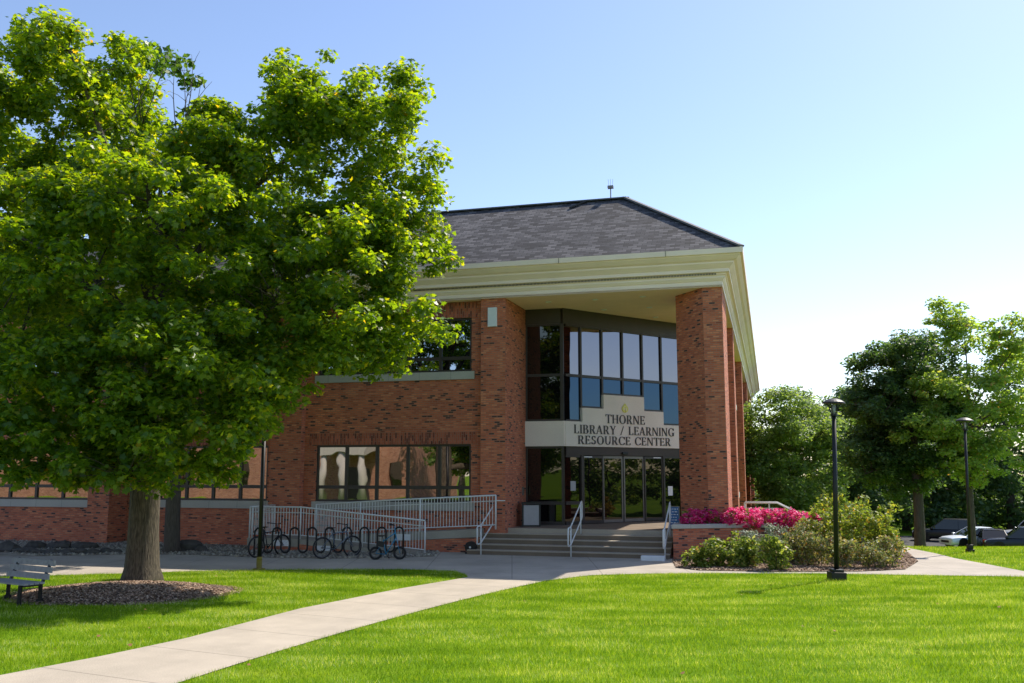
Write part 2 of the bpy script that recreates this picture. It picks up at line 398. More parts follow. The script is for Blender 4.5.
def npmesh(name, V, loop_total, m, parent=None, faces=None):
    """V (n,k,3): n separate faces of k corners each"""
    n, k = V.shape[:2]
    me = bpy.data.meshes.new(name)
    me.vertices.add(n * k); me.vertices.foreach_set('co', V.reshape(-1).astype(np.float32))
    me.loops.add(n * k); me.loops.foreach_set('vertex_index', np.arange(n * k, dtype=np.int32))
    me.polygons.add(n); me.polygons.foreach_set('loop_start', np.arange(0, n * k, k, dtype=np.int32))
    me.polygons.foreach_set('loop_total', np.full(n, k, dtype=np.int32))
    me.update(calc_edges=True)
    me.materials.append(m)
    o = bpy.data.objects.new(name, me); COL.objects.link(o)
    if parent is not None: o.parent = parent
    return o
def bez(p0, p1, p2, n):
    p0, p1, p2 = Vector(p0), Vector(p1), Vector(p2)
    return [p0 * (1 - t) ** 2 + p1 * 2 * t * (1 - t) + p2 * t * t for t in [i / n for i in range(n + 1)]]

# ================================================================== SETTING
# terrain: one sheet to the horizon
xs = [-900, -400, -200, -120, -80, -60] + list(np.arange(-50, 6, 4)) + list(np.arange(6, 13, .5)) + list(np.arange(13, 60, 3)) + [60, 90, 140, 250, 500, 900]
ys = [-500, -200, -120, -80, -40, -20, 0, 10, 20, 28] + list(np.arange(32, 37, .5)) + list(np.arange(37, 100, 4)) + [100, 105, 110, 115, 120, 130, 160, 220, 400, 900]
vs = [(x, y, terr(x, y)) for y in ys for x in xs]
nx = len(xs)
fs = [(j * nx + i, j * nx + i + 1, (j + 1) * nx + i + 1, (j + 1) * nx + i) for j in range(len(ys) - 1) for i in range(nx - 1)]
g = MB().add(vs, fs).build('ground', M['lawn'], smooth=True); tag(g, kind='structure')

def sheet(name, pts, z, m, thick=None):
    mb = MB()
    if thick: mb.prism(pts, z - thick, z, bottom=False)
    else:
        n = len(pts); a = sum(pts[i][0] * pts[(i + 1) % n][1] - pts[(i + 1) % n][0] * pts[i][1] for i in range(n))
        if a < 0: pts = pts[::-1]
        mb.add([(p[0], p[1], z) for p in pts], [tuple(range(n))])
    o = mb.build(name, m); tag(o, kind='structure'); return o
def smooth_poly(pts, it=2):
    for _ in range(it):
        q = []
        for i in range(len(pts) - 1):
            a, b = pts[i], pts[i + 1]
            q += [(a[0] * .75 + b[0] * .25, a[1] * .75 + b[1] * .25), (a[0] * .25 + b[0] * .75, a[1] * .25 + b[1] * .75)]
        pts = [pts[0]] + q + [pts[-1]]
    return pts
# walkway that crosses the lawns diagonally: left and right edges
L_edge = [gp(468, 577.5), gp(400, 589), gp(300, 609), gp(185, 639), gp(100, 657), gp(0, 676)]
R_edge = smooth_poly([gp(700, 573.5), gp(640, 574), gp(590, 575.5), gp(545, 581), gp(470, 598), gp(380, 622), gp(280, 651), gp(180, 683)])
d = Vector((L_edge[-1][0] - L_edge[0][0], L_edge[-1][1] - L_edge[0][1])).normalized()
L_ext = (L_edge[-1][0] + d.x * 14, L_edge[-1][1] + d.y * 14)
R_ext = (R_edge[-1][0] + d.x * 14, R_edge[-1][1] + d.y * 14)
tipc = [gp(462, 573.5), gp(466, 575)]
apron_front = [gp(-900, 574.5), gp(0, 577), gp(120, 573.8), gp(190, 571.5), gp(270, 570), gp(400, 569.5), gp(455, 571)] + tipc
# apron: everything between the lawns and the building
Rt = [gp(700, 573.5), gp(800, 573.8), gp(1024, 577)]
east = [gp(1024, 577), (19.5, 22.5), (24, 22.0)]
rp_right = [(24.0, 25.2), (16.6, 26.4), gp(1024, 571.5), gp(990, 565), gp(955, 558.5), gp(935, 553.5), gp(912, 549.0), (14.9, 35.5)]
rp_left = [(11.2, 35.5), gp(890, 549.5), (13.4, 31.0)]
apron = apron_front + L_edge[0:1] + [gp(520, 571), gp(560, 571)] + [gp(700, 573.5)]
apron += [gp(820, 573.9)]
bed = [gp(672, 561), gp(676, 568), gp(700, 571), gp(780, 572.4), gp(860, 572), gp(905, 570), gp(918, 562), gp(908, 553)]
# polygon: walk/apron in two pieces
A1 = apron_front + [gp(468, 577.5), gp(545, 581), gp(590, 575.5), gp(640, 574), gp(700, 573.5), gp(700, 571), gp(676, 568), gp(672, 561)] + [tuple(W(6.6, 1.0)[:2]), tuple(W(6.6, 8.5)[:2]), tuple(W(-14.4, .6)[:2]), tuple(W(-45, .6)[:2])]
sheet('plaza_pavement', A1, .008, M['apron'])
A2 = [gp(700, 573.5), gp(820, 573.9), gp(1024, 577), (19.5, 22.8), (24, 22.3), (24.0, 25.0), (17.2, 25.6), gp(1024, 571.5), gp(990, 565), gp(955, 558.5), gp(935, 553.5), gp(912, 549.0), (14.3, 34.2), (12.6, 34.2), gp(890, 550), gp(908, 553), gp(918, 562), gp(905, 570), gp(860, 572), gp(780, 572.4), gp(700, 571)]
sheet('side_path', A2, .010, M['apron'])
# walkway strip with UV along its length
mbv = []; nR = len(R_edge)
A3 = [gp(468, 577.5)] + L_edge[1:] + [L_ext, R_ext] + R_edge[::-1][:-3] + [gp(545, 581)]
Lx = [gp(468, 577.5)] + L_edge[1:] + [L_ext]
Rr = [gp(545, 581.0)] + [p for p in R_edge if p[1] < gp(545, 582)[1]] + [R_ext]
wpoly = Lx + Rr[::-1]
ww = sheet('walkway', wpoly, .012, M['concrete'])
me = ww.data; uvl = me.uv_layers[0]
for lp in me.loops:
    c = me.vertices[lp.vertex_index].co; uvl.data[lp.index].uv = (c.x * d.x + c.y * d.y, -c.x * d.y + c.y * d.x)
# planting bed and gravel bed
sheet('planting_bed', bed + [(13.2, 31.5), (12.0, 33.0), tuple(W(9.5, 3.0)[:2]), tuple(W(6.6, -.8)[:2])], .020, M['mulch'])
gravel = [gp(-60, 557), gp(40, 556.5), gp(125, 554.5), gp(185, 555), gp(255, 557.5), gp(330, 559), gp(405, 557.8), gp(436, 556.5)] + [tuple(W(-1.4, -.35)[:2]), tuple(W(-5.5, -1.0)[:2]), tuple(W(-8, -.4)[:2]), tuple(W(-14.6, .3)[:2]), tuple(W(-30, .3)[:2])]
sheet('gravel_bed', gravel, .016, M['pebble'])
sheet('parking_lot', [(14, 56), (60, 52), (90, 60), (80, 80), (10, 80)], -2.74, M['asphalt'])

rng = np.random.default_rng(7)
def in_poly(x, y, poly):
    c = np.zeros(len(x), bool); n = len(poly); j = n - 1
    for i in range(n):
        xi, yi = poly[i]; xj, yj = poly[j]
        if yi != yj:
            t = ((yi > y) != (yj > y)) & (x < (xj - xi) * (y - yi) / (yj - yi) + xi); c ^= t
        j = i
    return c
def scatter(poly, dens, seedxy=None):
    P = np.array(poly); x0, y0 = P.min(0); x1, y1 = P.max(0)
    n = int((x1 - x0) * (y1 - y0) * dens)
    x = rng.uniform(x0, x1, n); y = rng.uniform(y0, y1, n); k = in_poly(x, y, poly)
    return x[k], y[k]
def blades(name, poly, dens, h=(.03, .08), w=.006, excl=None):
    x, y = scatter(poly, dens)
    if excl is not None:
        k = ~in_poly(x, y, excl); x, y = x[k], y[k]
    n = len(x)
    # clumpy height variation
    ph = np.sin(x * 3.1 + np.sin(y * 2.3)) * np.sin(y * 4.7 + x) * .15 + np.sin(x * .9 + 1.3 * np.sin(y * .6)) * .1
    H = rng.uniform(h[0], h[1], n) * (1 + ph) ; a = rng.uniform(0, 2 * PI, n); la = rng.uniform(0, 2 * PI, n); lm = rng.uniform(.1, .8, n) * H
    z = np.array([terr(float(p), float(q)) for p, q in zip(x, y)]) if max(p[1] for p in poly) > 32 else np.zeros(n)
    ww_ = w * rng.uniform(.7, 1.3, n)
    V = np.empty((n, 3, 3)); dx = np.cos(a) * ww_ / 2; dy = np.sin(a) * ww_ / 2
    V[:, 0] = np.stack([x - dx, y - dy, z], 1); V[:, 1] = np.stack([x + dx, y + dy, z], 1)
    V[:, 2] = np.stack([x + np.cos(la) * lm, y + np.sin(la) * lm, z + H], 1)
    o = npmesh(name, V, 3, M['grass']); tag(o, kind='stuff'); return o
mulch_c = Vector((*gp(122, 594), 0))
mulch_ring = [(mulch_c.x + 2.35 * math.cos(t) * (1 + .06 * math.sin(3 * t)), mulch_c.y + 1.9 * math.sin(t) * (1 + .08 * math.cos(2 * t))) for t in [2 * PI * i / 28 for i in range(28)]]
lawnL = apron_front[1:] + L_edge + [(-9.5, 11.2), (-14, 15), (-17, 22.5)]
lawnR = R_edge + [(-4.8, 10.4), (7.8, 10.4), (11.5, 16), (19.5, 22.8), gp(1024, 577), gp(820, 573.9)]
gl = blades('lawn_grass', lawnL, 1500, excl=mulch_ring); tag(gl, label='mown grass of the left lawn around the big maple and the bench', cat='grass')
gr = blades('lawn_grass', lawnR, 1500); tag(gr, label='bright mown grass of the right front lawn beyond the walkway', cat='grass')
gb = blades('verge_grass', [gp(912, 549.0), gp(935, 553.5), gp(955, 558.5), gp(990, 565), gp(1024, 571.5), (17.2, 25.6), (23, 25), (24, 36), (12.6, 36), (14.3, 34.2)], 500, w=.010)
tag(gb, label='grass verge between the side path and the parked cars', cat='grass')

# mulch mound with chips
mb = MB(); rings = [(1.0, 0.0), (.85, .07), (.6, .14), (.3, .19)]
vs = []; nr = len(mulch_ring)
for s_, z in rings:
    for i, (px, py) in enumerate(mulch_ring):
        vs.append((mulch_c.x + (px - mulch_c.x) * s_, mulch_c.y + (py - mulch_c.y) * s_, z + .004 + .012 * math.sin(i * 2.7 + s_ * 9)))
vs.append((mulch_c.x, mulch_c.y, .2)); fs = []
for r_ in range(len(rings) - 1):
    for i in range(nr): fs.append((r_ * nr + i, r_ * nr + (i + 1) % nr, (r_ + 1) * nr + (i + 1) % nr, (r_ + 1) * nr + i))
for i in range(nr): fs.append(((len(rings) - 1) * nr + i, (len(rings) - 1) * nr + (i + 1) % nr, len(vs) - 1))
mo = mb.add(vs, fs).build('mulch_mound', M['mulch'], smooth=True); tag(mo, kind='structure')
def moundz(x, y):
    r = np.hypot((x - mulch_c.x) / 2.35, (y - mulch_c.y) / 1.9); return np.interp(r, [0, .3, .6, .85, 1, 3], [.2, .19, .14, .07, 0, 0])
def chips(name, x, y, z, smin, smax, m):
    n = len(x); L = rng.uniform(smin, smax, n); a = rng.uniform(0, 2 * PI, n); wd_ = L * rng.uniform(.3, .8, n)
    ux = np.stack([np.cos(a), np.sin(a), rng.uniform(-.6, .6, n)], 1) * L[:, None] / 2
    vx = np.stack([-np.sin(a), np.cos(a), rng.uniform(-.6, .6, n)], 1) * wd_[:, None] / 2
    c = np.stack([x, y, z + smax * .25], 1)
    V = np.stack([c - ux - vx, c + ux - vx, c + ux + vx, c - ux + vx], 1)
    o = npmesh(name, V, 4, m); tag(o, kind='stuff'); return o
x, y = scatter([(mulch_c.x + (p[0] - mulch_c.x) * 1.08, mulch_c.y + (p[1] - mulch_c.y) * 1.08) for p in mulch_ring], 1100)
tag(chips('bark_mulch', x, y, moundz(x, y), .02, .06, M['chips']), label='bark chip mulch heaped around the foot of the big maple', cat='mulch')
x, y = scatter(bed, 700)
tag(chips('bark_mulch', x, y, np.full(len(x), .02), .02, .06, M['chips']), label='bark chip mulch in the planting bed below the brick planter', cat='mulch')
def pebbles(name, x, y, z, smin, smax, m, label):
    n = len(x); s_ = rng.uniform(smin, smax, n)
    base = np.array([(1, 0, 0), (0, 1, 0), (-1, 0, 0), (0, -1, 0), (0, 0, .7), (0, 0, -.7)], float)
    tri = [(0, 1, 4), (1, 2, 4), (2, 3, 4), (3, 0, 4), (1, 0, 5), (2, 1, 5), (3, 2, 5), (0, 3, 5)]
    a = rng.uniform(0, 2 * PI, n); ca, sa = np.cos(a), np.sin(a)
    B = base[None] * rng.uniform(.6, 1.2, (n, 6, 1)) * s_[:, None, None]
    X = B[..., 0] * ca[:, None] - B[..., 1] * sa[:, None] + x[:, None]; Y = B[..., 0] * sa[:, None] + B[..., 1] * ca[:, None] + y[:, None]
    Z = B[..., 2] + z
    V = np.stack([X, Y, Z], 2).reshape(-1, 3)
    me = bpy.data.meshes.new(name); F = (np.array(tri)[None] + (np.arange(n) * 6)[:, None, None]).reshape(-1)
    me.vertices.add(len(V)); me.vertices.foreach_set('co', V.ravel().astype(np.float32))
    nf = n * 8; me.loops.add(nf * 3); me.loops.foreach_set('vertex_index', F.astype(np.int32))
    me.polygons.add(nf); me.polygons.foreach_set('loop_start', np.arange(0, nf * 3, 3, dtype=np.int32)); me.polygons.foreach_set('loop_total', np.full(nf, 3, np.int32))
    me.update(calc_edges=True); me.materials.append(m)
    o = bpy.data.objects.new(name, me); COL.objects.link(o); tag(o, label=label, cat='gravel', kind='stuff'); return o
x, y = scatter([p for p in gravel[1:9]] + gravel[9:13], 140)
pebbles('gravel_stones', x, y, .02, .03, .10, M['stones'], 'loose pale stones in the bed along the foot of the building')

# ================================================================== LIBRARY BUILDING
lib = empty('library_building', O, -BA, label='two storey red brick library with cream cornice, grey shingle roof and recessed angled glass entrance', cat='building')
ZS = 8.75      # soffit
def wall_cells(mb, u0, u1, z0, z1, v0, v1, ops, axis='u'):
    us = sorted({u0, u1, *[a for o in ops for a in (max(u0, o[0]), min(u1, o[1]))]}); zs = sorted({z0, z1, *[a for o in ops for a in (o[2], o[3])]})
    for i in range(len(us) - 1):
        # merge vertical runs
        run = None
        for j in range(len(zs) - 1):
            cu, cz = (us[i] + us[i + 1]) / 2, (zs[j] + zs[j + 1]) / 2
            hole = any(o[0] < cu < o[1] and o[2] < cz < o[3] for o in ops)
            if not hole: run = (run[0], zs[j + 1]) if run else (zs[j], zs[j + 1])
            if (hole or j == len(zs) - 2) and run:
                if axis == 'u': mb.box(us[i], us[i + 1], v0, v1, run[0], run[1])
                else: mb.box(v0, v1, us[i], us[i + 1], run[0], run[1])
                run = None
LW = (1.34, 3.66); UW = (5.95, 8.17)
bays = [(-6.42, -.44), (-14.20, -8.40)]
ops = [(a, b, *z) for a, b in bays for z in (LW, UW)]
mb = MB(); wall_cells(mb, -14.44, 0.0, -.5, ZS, .3, .7, ops); mb.build('brick_wall', M['brick'], lib)
wbays = [(-21.9, -15.62), (-29.6, -23.4), (-37.4, -31.2)]
wops = [(a, b, *z) for a, b in wbays for z in (LW, UW)]
mb = MB(); wall_cells(mb, -40, -14.44, -.5, ZS, -.45, -.05, wops); mb.box(-14.84, -14.441, -.05, .299, -.5, ZS); mb.build('brick_wall', M['brick'], lib)
# pilasters
def pilaster(poly, z0=-.5, z1=ZS): return MB().prism(poly, z0, z1).build('brick_pilaster', M['brick'], lib)
pilaster([(-8.16, 0), (-6.9, 0), (-6.9, .298), (-8.16, .298)])
pilaster([(-15.41, -.75), (-14.443, -.75), (-14.443, -.452), (-15.41, -.452)])
pilaster([(-23.1, -.75), (-22.1, -.75), (-22.1, -.452), (-23.1, -.452)])
pilaster([(-30.9, -.75), (-29.9, -.75), (-29.9, -.452), (-30.9, -.452)])
pilaster([(0.002, 0), (.90, 0), (.96, 2.44), (.96, 3.0), (0.002, 3.0)])
pilaster([(7.70, 0), (8.33, 0), (8.33, 3.0), (7.05, 3.0), (6.70, 1.23)])  # right pier: unseen back corner is shaped to trim sunlight on the steps
# soldier courses
def band(u0, u1, z0, z1, v): return MB().box(u0, u1, v - .004, v + .05, z0, z1).build('soldier_course', M['soldier'], lib)
for a, b in bays:
    band(a - .3, b + .3 if b < -1 else b + .2, 3.663, 4.08, .298); band(a - .3, b + .3 if b < -1 else b + .2, 8.172, 8.745, .298)
for a, b in wbays: band(a, b, 3.663, 4.08, -.452); band(a, b, 8.172, 8.745, -.452)
# windows
def window(u0, u1, z0, z1, v, mull, zt, gm, depth=.16, sill=True):
    """opening; stone sill at the bottom; frame set back"""
    zs_ = z0 + .28 if sill else z0
    fv = v + .06
    f = MB(); w = .055
    f.box(u0 + .002, u0 + .08, fv, fv + .09, zs_ + .002, z1 - .002); f.box(u1 - .08, u1 - .002, fv, fv + .09, zs_ + .002, z1 - .002)
    f.box(u0 + .08, u1 - .08, fv, fv + .09, z1 - .08, z1 - .002); f.box(u0 + .08, u1 - .08, fv, fv + .09, zs_ + .002, zs_ + .075)
    ms = [u0 + .08] + sum([[m - w, m + w] for m in mull], []) + [u1 - .08]
    for m in mull: f.box(m - w, m + w, fv - .012, fv + .09, zs_ + .075, z1 - .08)
    for i in range(0, len(ms), 2): f.box(ms[i], ms[i + 1], fv, fv + .088, zt - .06, zt + .06)
    fo = f.build('window', M['bronze'], lib)
    for i in range(0, len(ms), 2):
        p = MB(); p.box(ms[i] - .01, ms[i + 1] + .01, fv + .04, fv + .05, zs_ + .06, z1 - .06)
        po = p.build('pane', gm, fo)
    if sill:
        MB().box(u0 - .12, u1 + .12, v - .05, v - .003, z0, zs_).box(u0 + .002, u1 - .002, v - .003, v + .35, z0 + .002, zs_).build('sill', M['stone'], fo)
    # dark back of the opening
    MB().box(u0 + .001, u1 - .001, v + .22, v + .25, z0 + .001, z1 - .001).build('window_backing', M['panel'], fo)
    return fo
for a, b in bays:
    n = 5; ms = [a + (b - a) * k / n for k in range(1, n)]
    window(a, b, *LW, .3, ms, 2.14, M['glass']); window(a, b, *UW, .3, ms, 6.72, M['glass_high'])
for a, b in wbays:
    ms = [a + (b - a) * k / 5 for k in range(1, 5)]
    window(a, b, *LW, -.45, ms, 2.14, M['glass']); window(a, b, *UW, -.45, ms, 6.72, M['glass_high'])
# side facade (faces right) with pilasters
SIDE_L = 52
sops = [(9.6 + 12.6 * k + 1.3, 9.6 + 12.6 * k + 11.0, a, b) for k in range(3) for a, b in (LW, UW)]
mb = MB(); wall_cells(mb, 8.5, SIDE_L, -3.6, ZS, 7.6, 8.0, sops, axis='v'); mb.build('brick_wall', M['brick'], lib)
for k in range(4):
    v = 9.15 + 12.6 * k if k < 3 else SIDE_L - 1.4
    pilaster([(8.002, v), (8.33, v), (8.33, v + 1.3), (8.002, v + 1.3)], -3.6)
for (a, b, z0, z1) in sops:
    f = MB(); f.box(7.86, 7.94, a + .002, a + .08, z0 + .28, z1); f.box(7.86, 7.94, b - .08, b - .002, z0 + .28, z1)
    f.box(7.86, 7.94, a + .08, b - .08, z1 - .08, z1 - .002); f.box(7.86, 7.94, a + .08, b - .08, z0 + .282, z0 + .36)
    for q in range(1, 8):
        m_ = a + (b - a) * q / 8; f.box(7.86, 7.945, m_ - .05, m_ + .05, z0 + .36, z1 - .08)
    fo = f.build('window', M['bronze'], lib)
    MB().box(7.89, 7.90, a + .07, b - .07, z0 + .35, z1 - .07).build('pane', M['glass_high'], fo)
    MB().box(7.7, 8.05, a + .002, b - .002, z0, z0 + .28).build('sill', M['stone'], fo)
# rear and far-left closing walls
MB().box(-40, 8.0, SIDE_L + .002, SIDE_L + .4, -3.6, ZS).build('brick_wall', M['brick'], lib)
MB().box(-40.4, -40.002, -.45, SIDE_L, -3.6, ZS).build('brick_wall', M['brick'], lib)
# soffit of the entrance recess and eaves
sf = MB().prism([(-40.3, -.10), (8.36, -.10), (8.36, SIDE_L + .3), (8.0, SIDE_L + .3), (8.0, 9.0), (6.0, 9.0), (.9, 3.4), (.9, .75), (-40.3, .75)], ZS, ZS + .06)
sf = sf.build('soffit', M['soffit'], lib)
for (u, v) in [(2.19, 1.11), (3.89, 1.11), (5.59, 1.0), (3.84, 3.24), (5.55, 3.2), (5.52, 5.47), (7.2, 3.6)]:
    MB().torus((u, v, ZS - .006), (0, 0, 1), .095, .016, 16, 6).disc((u, v, ZS - .004), (0, 0, 1), .085, .01).build('downlight', M['white_plastic'], lib)
# cornice: one moulded profile mitred round the corner
prof = [(-.02, 8.745), (0.0, 8.745), (0.0, 8.93), (.03, 8.95), (.09, 9.03), (.09, 9.09), (.14, 9.12), (.14, 9.17), (.24, 9.19), (.24, 9.30), (.27, 9.32), (.40, 9.45), (.40, 9.50), (.50, 9.55), (.62, 9.66), (.62, 9.70), (.70, 9.70), (.72, 9.87), (.69, 9.87), (.66, 9.80), (-.02, 9.80)]
path = []
def row(f): return [f(d_, z) for d_, z in prof]
rows = [row(lambda d_, z: (-40.4 - d_, SIDE_L + .4, z)), row(lambda d_, z: (-40.4 - d_, -.10 - d_, z)), row(lambda d_, z: (8.36 + d_, -.10 - d_, z)), row(lambda d_, z: (8.36 + d_, SIDE_L + .4 + d_, z))]
vs = sum(rows, []); k = len(prof)
fs = [(r_ * k + i, (r_ + 1) * k + i, (r_ + 1) * k + (i + 1) % k, r_ * k + (i + 1) % k) for r_ in range(3) for i in range(k)] + [tuple(range(k)), tuple(range(3 * k, 4 * k))]
MB().add(vs, fs).build('cornice', M['cream'], lib)
mb = MB()      # vented dentil row
for i in range(0, 720):
    u = -.5 + i * .05 - 27.0
    if u > 8.2: break
    mb.box(u, u + .025, -.262, -.242, 9.115, 9.17)
mb.build('cornice_vents', M['bronze'], lib)
mb = MB()      # sheet joints of the cornice
for u in (-33, -27, -21, -15, -9, -3, 3, 6.6): mb.box(u, u + .012, -.835, -.79, 9.695, 9.873)
mb.build('cornice_joints', M['panel'], lib)
# mansard roof
e0, e1 = .76, -4.25
zr0, zr1 = 9.88, 13.1
cu, cv = 8.36, -.10
A = (-40.4 - .66, cv - .66, zr0); B = (cu + .66, cv - .66, zr0); Cc = (cu + .66, SIDE_L + 1.0, zr0); D = (-40.4 - .66, SIDE_L + 1.0, zr0)
w = 4.35
a_ = (A[0] + w, A[1] + w, zr1); b_ = (B[0] - w, B[1] + w, zr1); c_ = (B[0] - w, Cc[1] - w, zr1); d_ = (A[0] + w, Cc[1] - w, zr1)
MB().add([A, B, Cc, D, a_, b_, c_, d_], [(0, 1, 5, 4), (1, 2, 6, 5), (2, 3, 7, 6), (3, 0, 4, 7), (4, 5, 6, 7), (3, 2, 1, 0)]).build('roof', M['shingle'], lib)
rc = MB()
rc.sweepbox((a_[0], a_[1] - .04, zr1 + .03), (b_[0] + .05, b_[1] - .04, zr1 + .03), .16, .05)
rc.sweepbox((B[0], B[1], zr0 + .04), (b_[0], b_[1], zr1 + .05), .26, .06)
rc.sweepbox((b_[0] + .03, b_[1], zr1 + .03), (c_[0] + .03, c_[1], zr1 + .03), .22, .09)
rc.build('ridge_cap', M['ridge'], lib)
MB().sweepbox((3.2, 3.55, 13.15), (2.6, 3.05, 12.75), .1, .05).build('roof_flashing', M['black_metal'], lib)
# roof antenna
an = MB(); an.tube([(4.08, 3.75, 13.1), (4.08, 3.75, 13.62)], .022, 8)
an.sweepbox((3.97, 3.75, 13.66), (4.19, 3.75, 13.66), .16, .10)
for q in (-.07, 0, .07): an.tube([(4.08 + q, 3.75, 13.7), (4.08 + q * 1.3, 3.75, 13.98)], .006, 5)
an.build('roof_antenna', M['steel'], lib)
# wall lamp box on the left pier, push plate
MB().box(.27, .60, -.09, -.002, 7.74, 8.42).build('wall_light', M['white_plastic'], lib, bevel=.012)
MB().box(.952, .985, 2.02, 2.2, 1.85, 2.15).build('door_push_plate', M['steel'], lib)
# --- entrance: left return (faces front) and 52 degree screen
ANG = rad(52); BX, BY = 2.40, 2.50
def S2(s, dep, z): return (BX + s * math.cos(ANG) + dep * math.sin(ANG) * -1 * -1 * 0 + dep * -math.sin(ANG), BY + s * math.sin(ANG) + dep * math.cos(ANG), z)
# depth positive = inwards (away from the viewer side)
def sbox(mb, s0, s1, d0, d1, z0, z1):
    return mb.add([S2(s0, d0, z0), S2(s1, d0, z0), S2(s1, d1, z0), S2(s0, d1, z0), S2(s0, d0, z1), S2(s1, d0, z1), S2(s1, d1, z1), S2(s0, d1, z1)],
           [(3, 2, 1, 0), (4, 5, 6, 7), (0, 1, 5, 4), (1, 2, 6, 5), (2, 3, 7, 6), (3, 0, 4, 7)])
def lbox(mb, u0, u1, d0, d1, z0, z1): return mb.box(u0, u1, BY + d0, BY + d1, z0, z1)
PZ = .78   # platform height
SE = 6.35; ML = [.02, .88, 1.95, 3.02, 4.09, 5.16, SE]
f = MB()
sbox(f, 0.0, SE, -.02, .14, 8.17, 8.748); lbox(f, .97, 2.32, 0.0, .12, 8.17, 8.748)     # dark fascia under soffit
steps = [(0, .88, 4.54), (.88, 1.95, 5.06), (1.95, 4.09, 5.60), (4.09, 5.16, 5.06), (5.16, SE, 4.54)]
f.box(2.325, 2.42, 2.47, 2.60, PZ, 3.60); f.box(2.325, 2.42, 2.47, 2.60, 4.545, 8.168)  # corner post
for m_ in ML[1:-1] + [SE - .06]:
    zb = min(z for a, b, z in steps if a - .01 <= m_ <= b + .01) if m_ > 0 else 4.54
    zb = max(z for a, b, z in steps if a - .01 <= m_ <= b + .01)
    sbox(f, m_ - .04, m_ + .04, -.012, .11, zb + .002, 8.168)
f.build('entrance_frame', M['bronze'], lib)
f2 = MB(); TB = []
for i in range(len(ML) - 1):
    s0, s1 = ML[i] + .042 + (.08 if i == 0 else 0), ML[i + 1] - .042
    if i == len(ML) - 2: s1 -= .06
    TB.append((s0, s1, 6.20, 6.30, 0))
    zt = [z for a, b, z in steps if a <= (s0 + s1) / 2 <= b][0]
    TB.append((s0, s1, zt + .002, zt + .07, 0))
    TB.append((s0, s1, 8.10, 8.168, 0))
lbox(f2, 1.02, 2.32, .03, .1, 6.20, 6.30); lbox(f2, 1.02, 2.32, .03, .1, 4.545, 4.62); lbox(f2, 1.02, 2.32, .03, .1, 8.10, 8.168); lbox(f2, .965, 1.02, .03, .1, 4.545, 8.168); lbox(f2, 2.28, 2.322, .03, .1, 4.62, 6.2); lbox(f2, 2.28, 2.322, .03, .1, 6.3, 8.1)
ef = f2.build('corner_window_frame', M['bronze'], lib)
for (a, b, z0, z1, _q) in TB:
    q = MB(); sbox(q, a, b, 0, .1, z0, z1); q.build('transom_bar', M['bronze'], lib)
for i in range(len(ML) - 1):
    s0, s1 = ML[i] + .03, ML[i + 1] - .03
    zt = [z for a, b, z in steps if a <= (s0 + s1) / 2 <= b][0]
    p = MB(); sbox(p, s0, s1, .05, .06, 6.28, 8.12); p.build('pane', M['glass_grey'], ef)
    p = MB(); sbox(p, s0, s1, .05, .06, zt + .03, 6.22); p.build('pane', M['glass_blue'], ef)
p = MB(); lbox(p, 1.0, 2.33, .06, .07, 6.28, 8.12); p.build('pane', M['glass_dark'], ef)
p = MB(); lbox(p, 1.0, 2.33, .06, .07, 4.6, 6.22); p.build('pane', M['glass_dark'], ef)
# stone sign band
sb = MB(); ZB = 3.62
for a, b, z in steps: sbox(sb, max(a, .0) + (.055 if a == 0 else 0), b, -.06, .12, ZB, z)
sb.add([(.962, BY - .06, ZB), (2.43, BY - .06, ZB), (2.52, BY + .12, ZB), (.962, BY + .12, ZB), (.962, BY - .06, 4.54), (2.43, BY - .06, 4.54), (2.52, BY + .12, 4.54), (.962, BY + .12, 4.54)],
       [(3, 2, 1, 0), (4, 5, 6, 7), (0, 1, 5, 4), (1, 2, 6, 5), (2, 3, 7, 6), (3, 0, 4, 7)])
sign = sb.build('sign_band', M['signstone'], lib)

# --- raised serif lettering
def arc_pts(cx, cy, rx, ry, a0, a1, tmax, tmin, n=12):
    out, inn = [], []
    for i in range(n + 1):
        a = rad(a0 + (a1 - a0) * i / n); t = tmin + (tmax - tmin) * abs(math.cos(a)) ** 1.5
        out.append((cx + rx * math.cos(a), cy + ry * math.sin(a))); inn.append((cx + (rx - t) * math.cos(a), cy + (ry - min(t, tmin * 1.4)) * math.sin(a)))
    return [(out[i], out[i + 1], inn[i + 1], inn[i]) for i in range(n)]
TK, TN = .15, .05
def R_(x0, y0, x1, y1): return ((x0, y0), (x1, y0), (x1, y1), (x0, y1))
def stem(x, t=TK, y0=0, y1=1, s0=True, s1=True, sw=.07):
    o = [R_(x, y0, x + t, y1)]
    if s0: o.append(R_(x - sw, y0, x + t + sw, y0 + .045))
    if s1: o.append(R_(x - sw, y1 - .045, x + t + sw, y1))
    return o
def diag(x0, y0, x1, y1, t): return [((x0, y0), (x0 + t, y0), (x1 + t, y1), (x1, y1))]
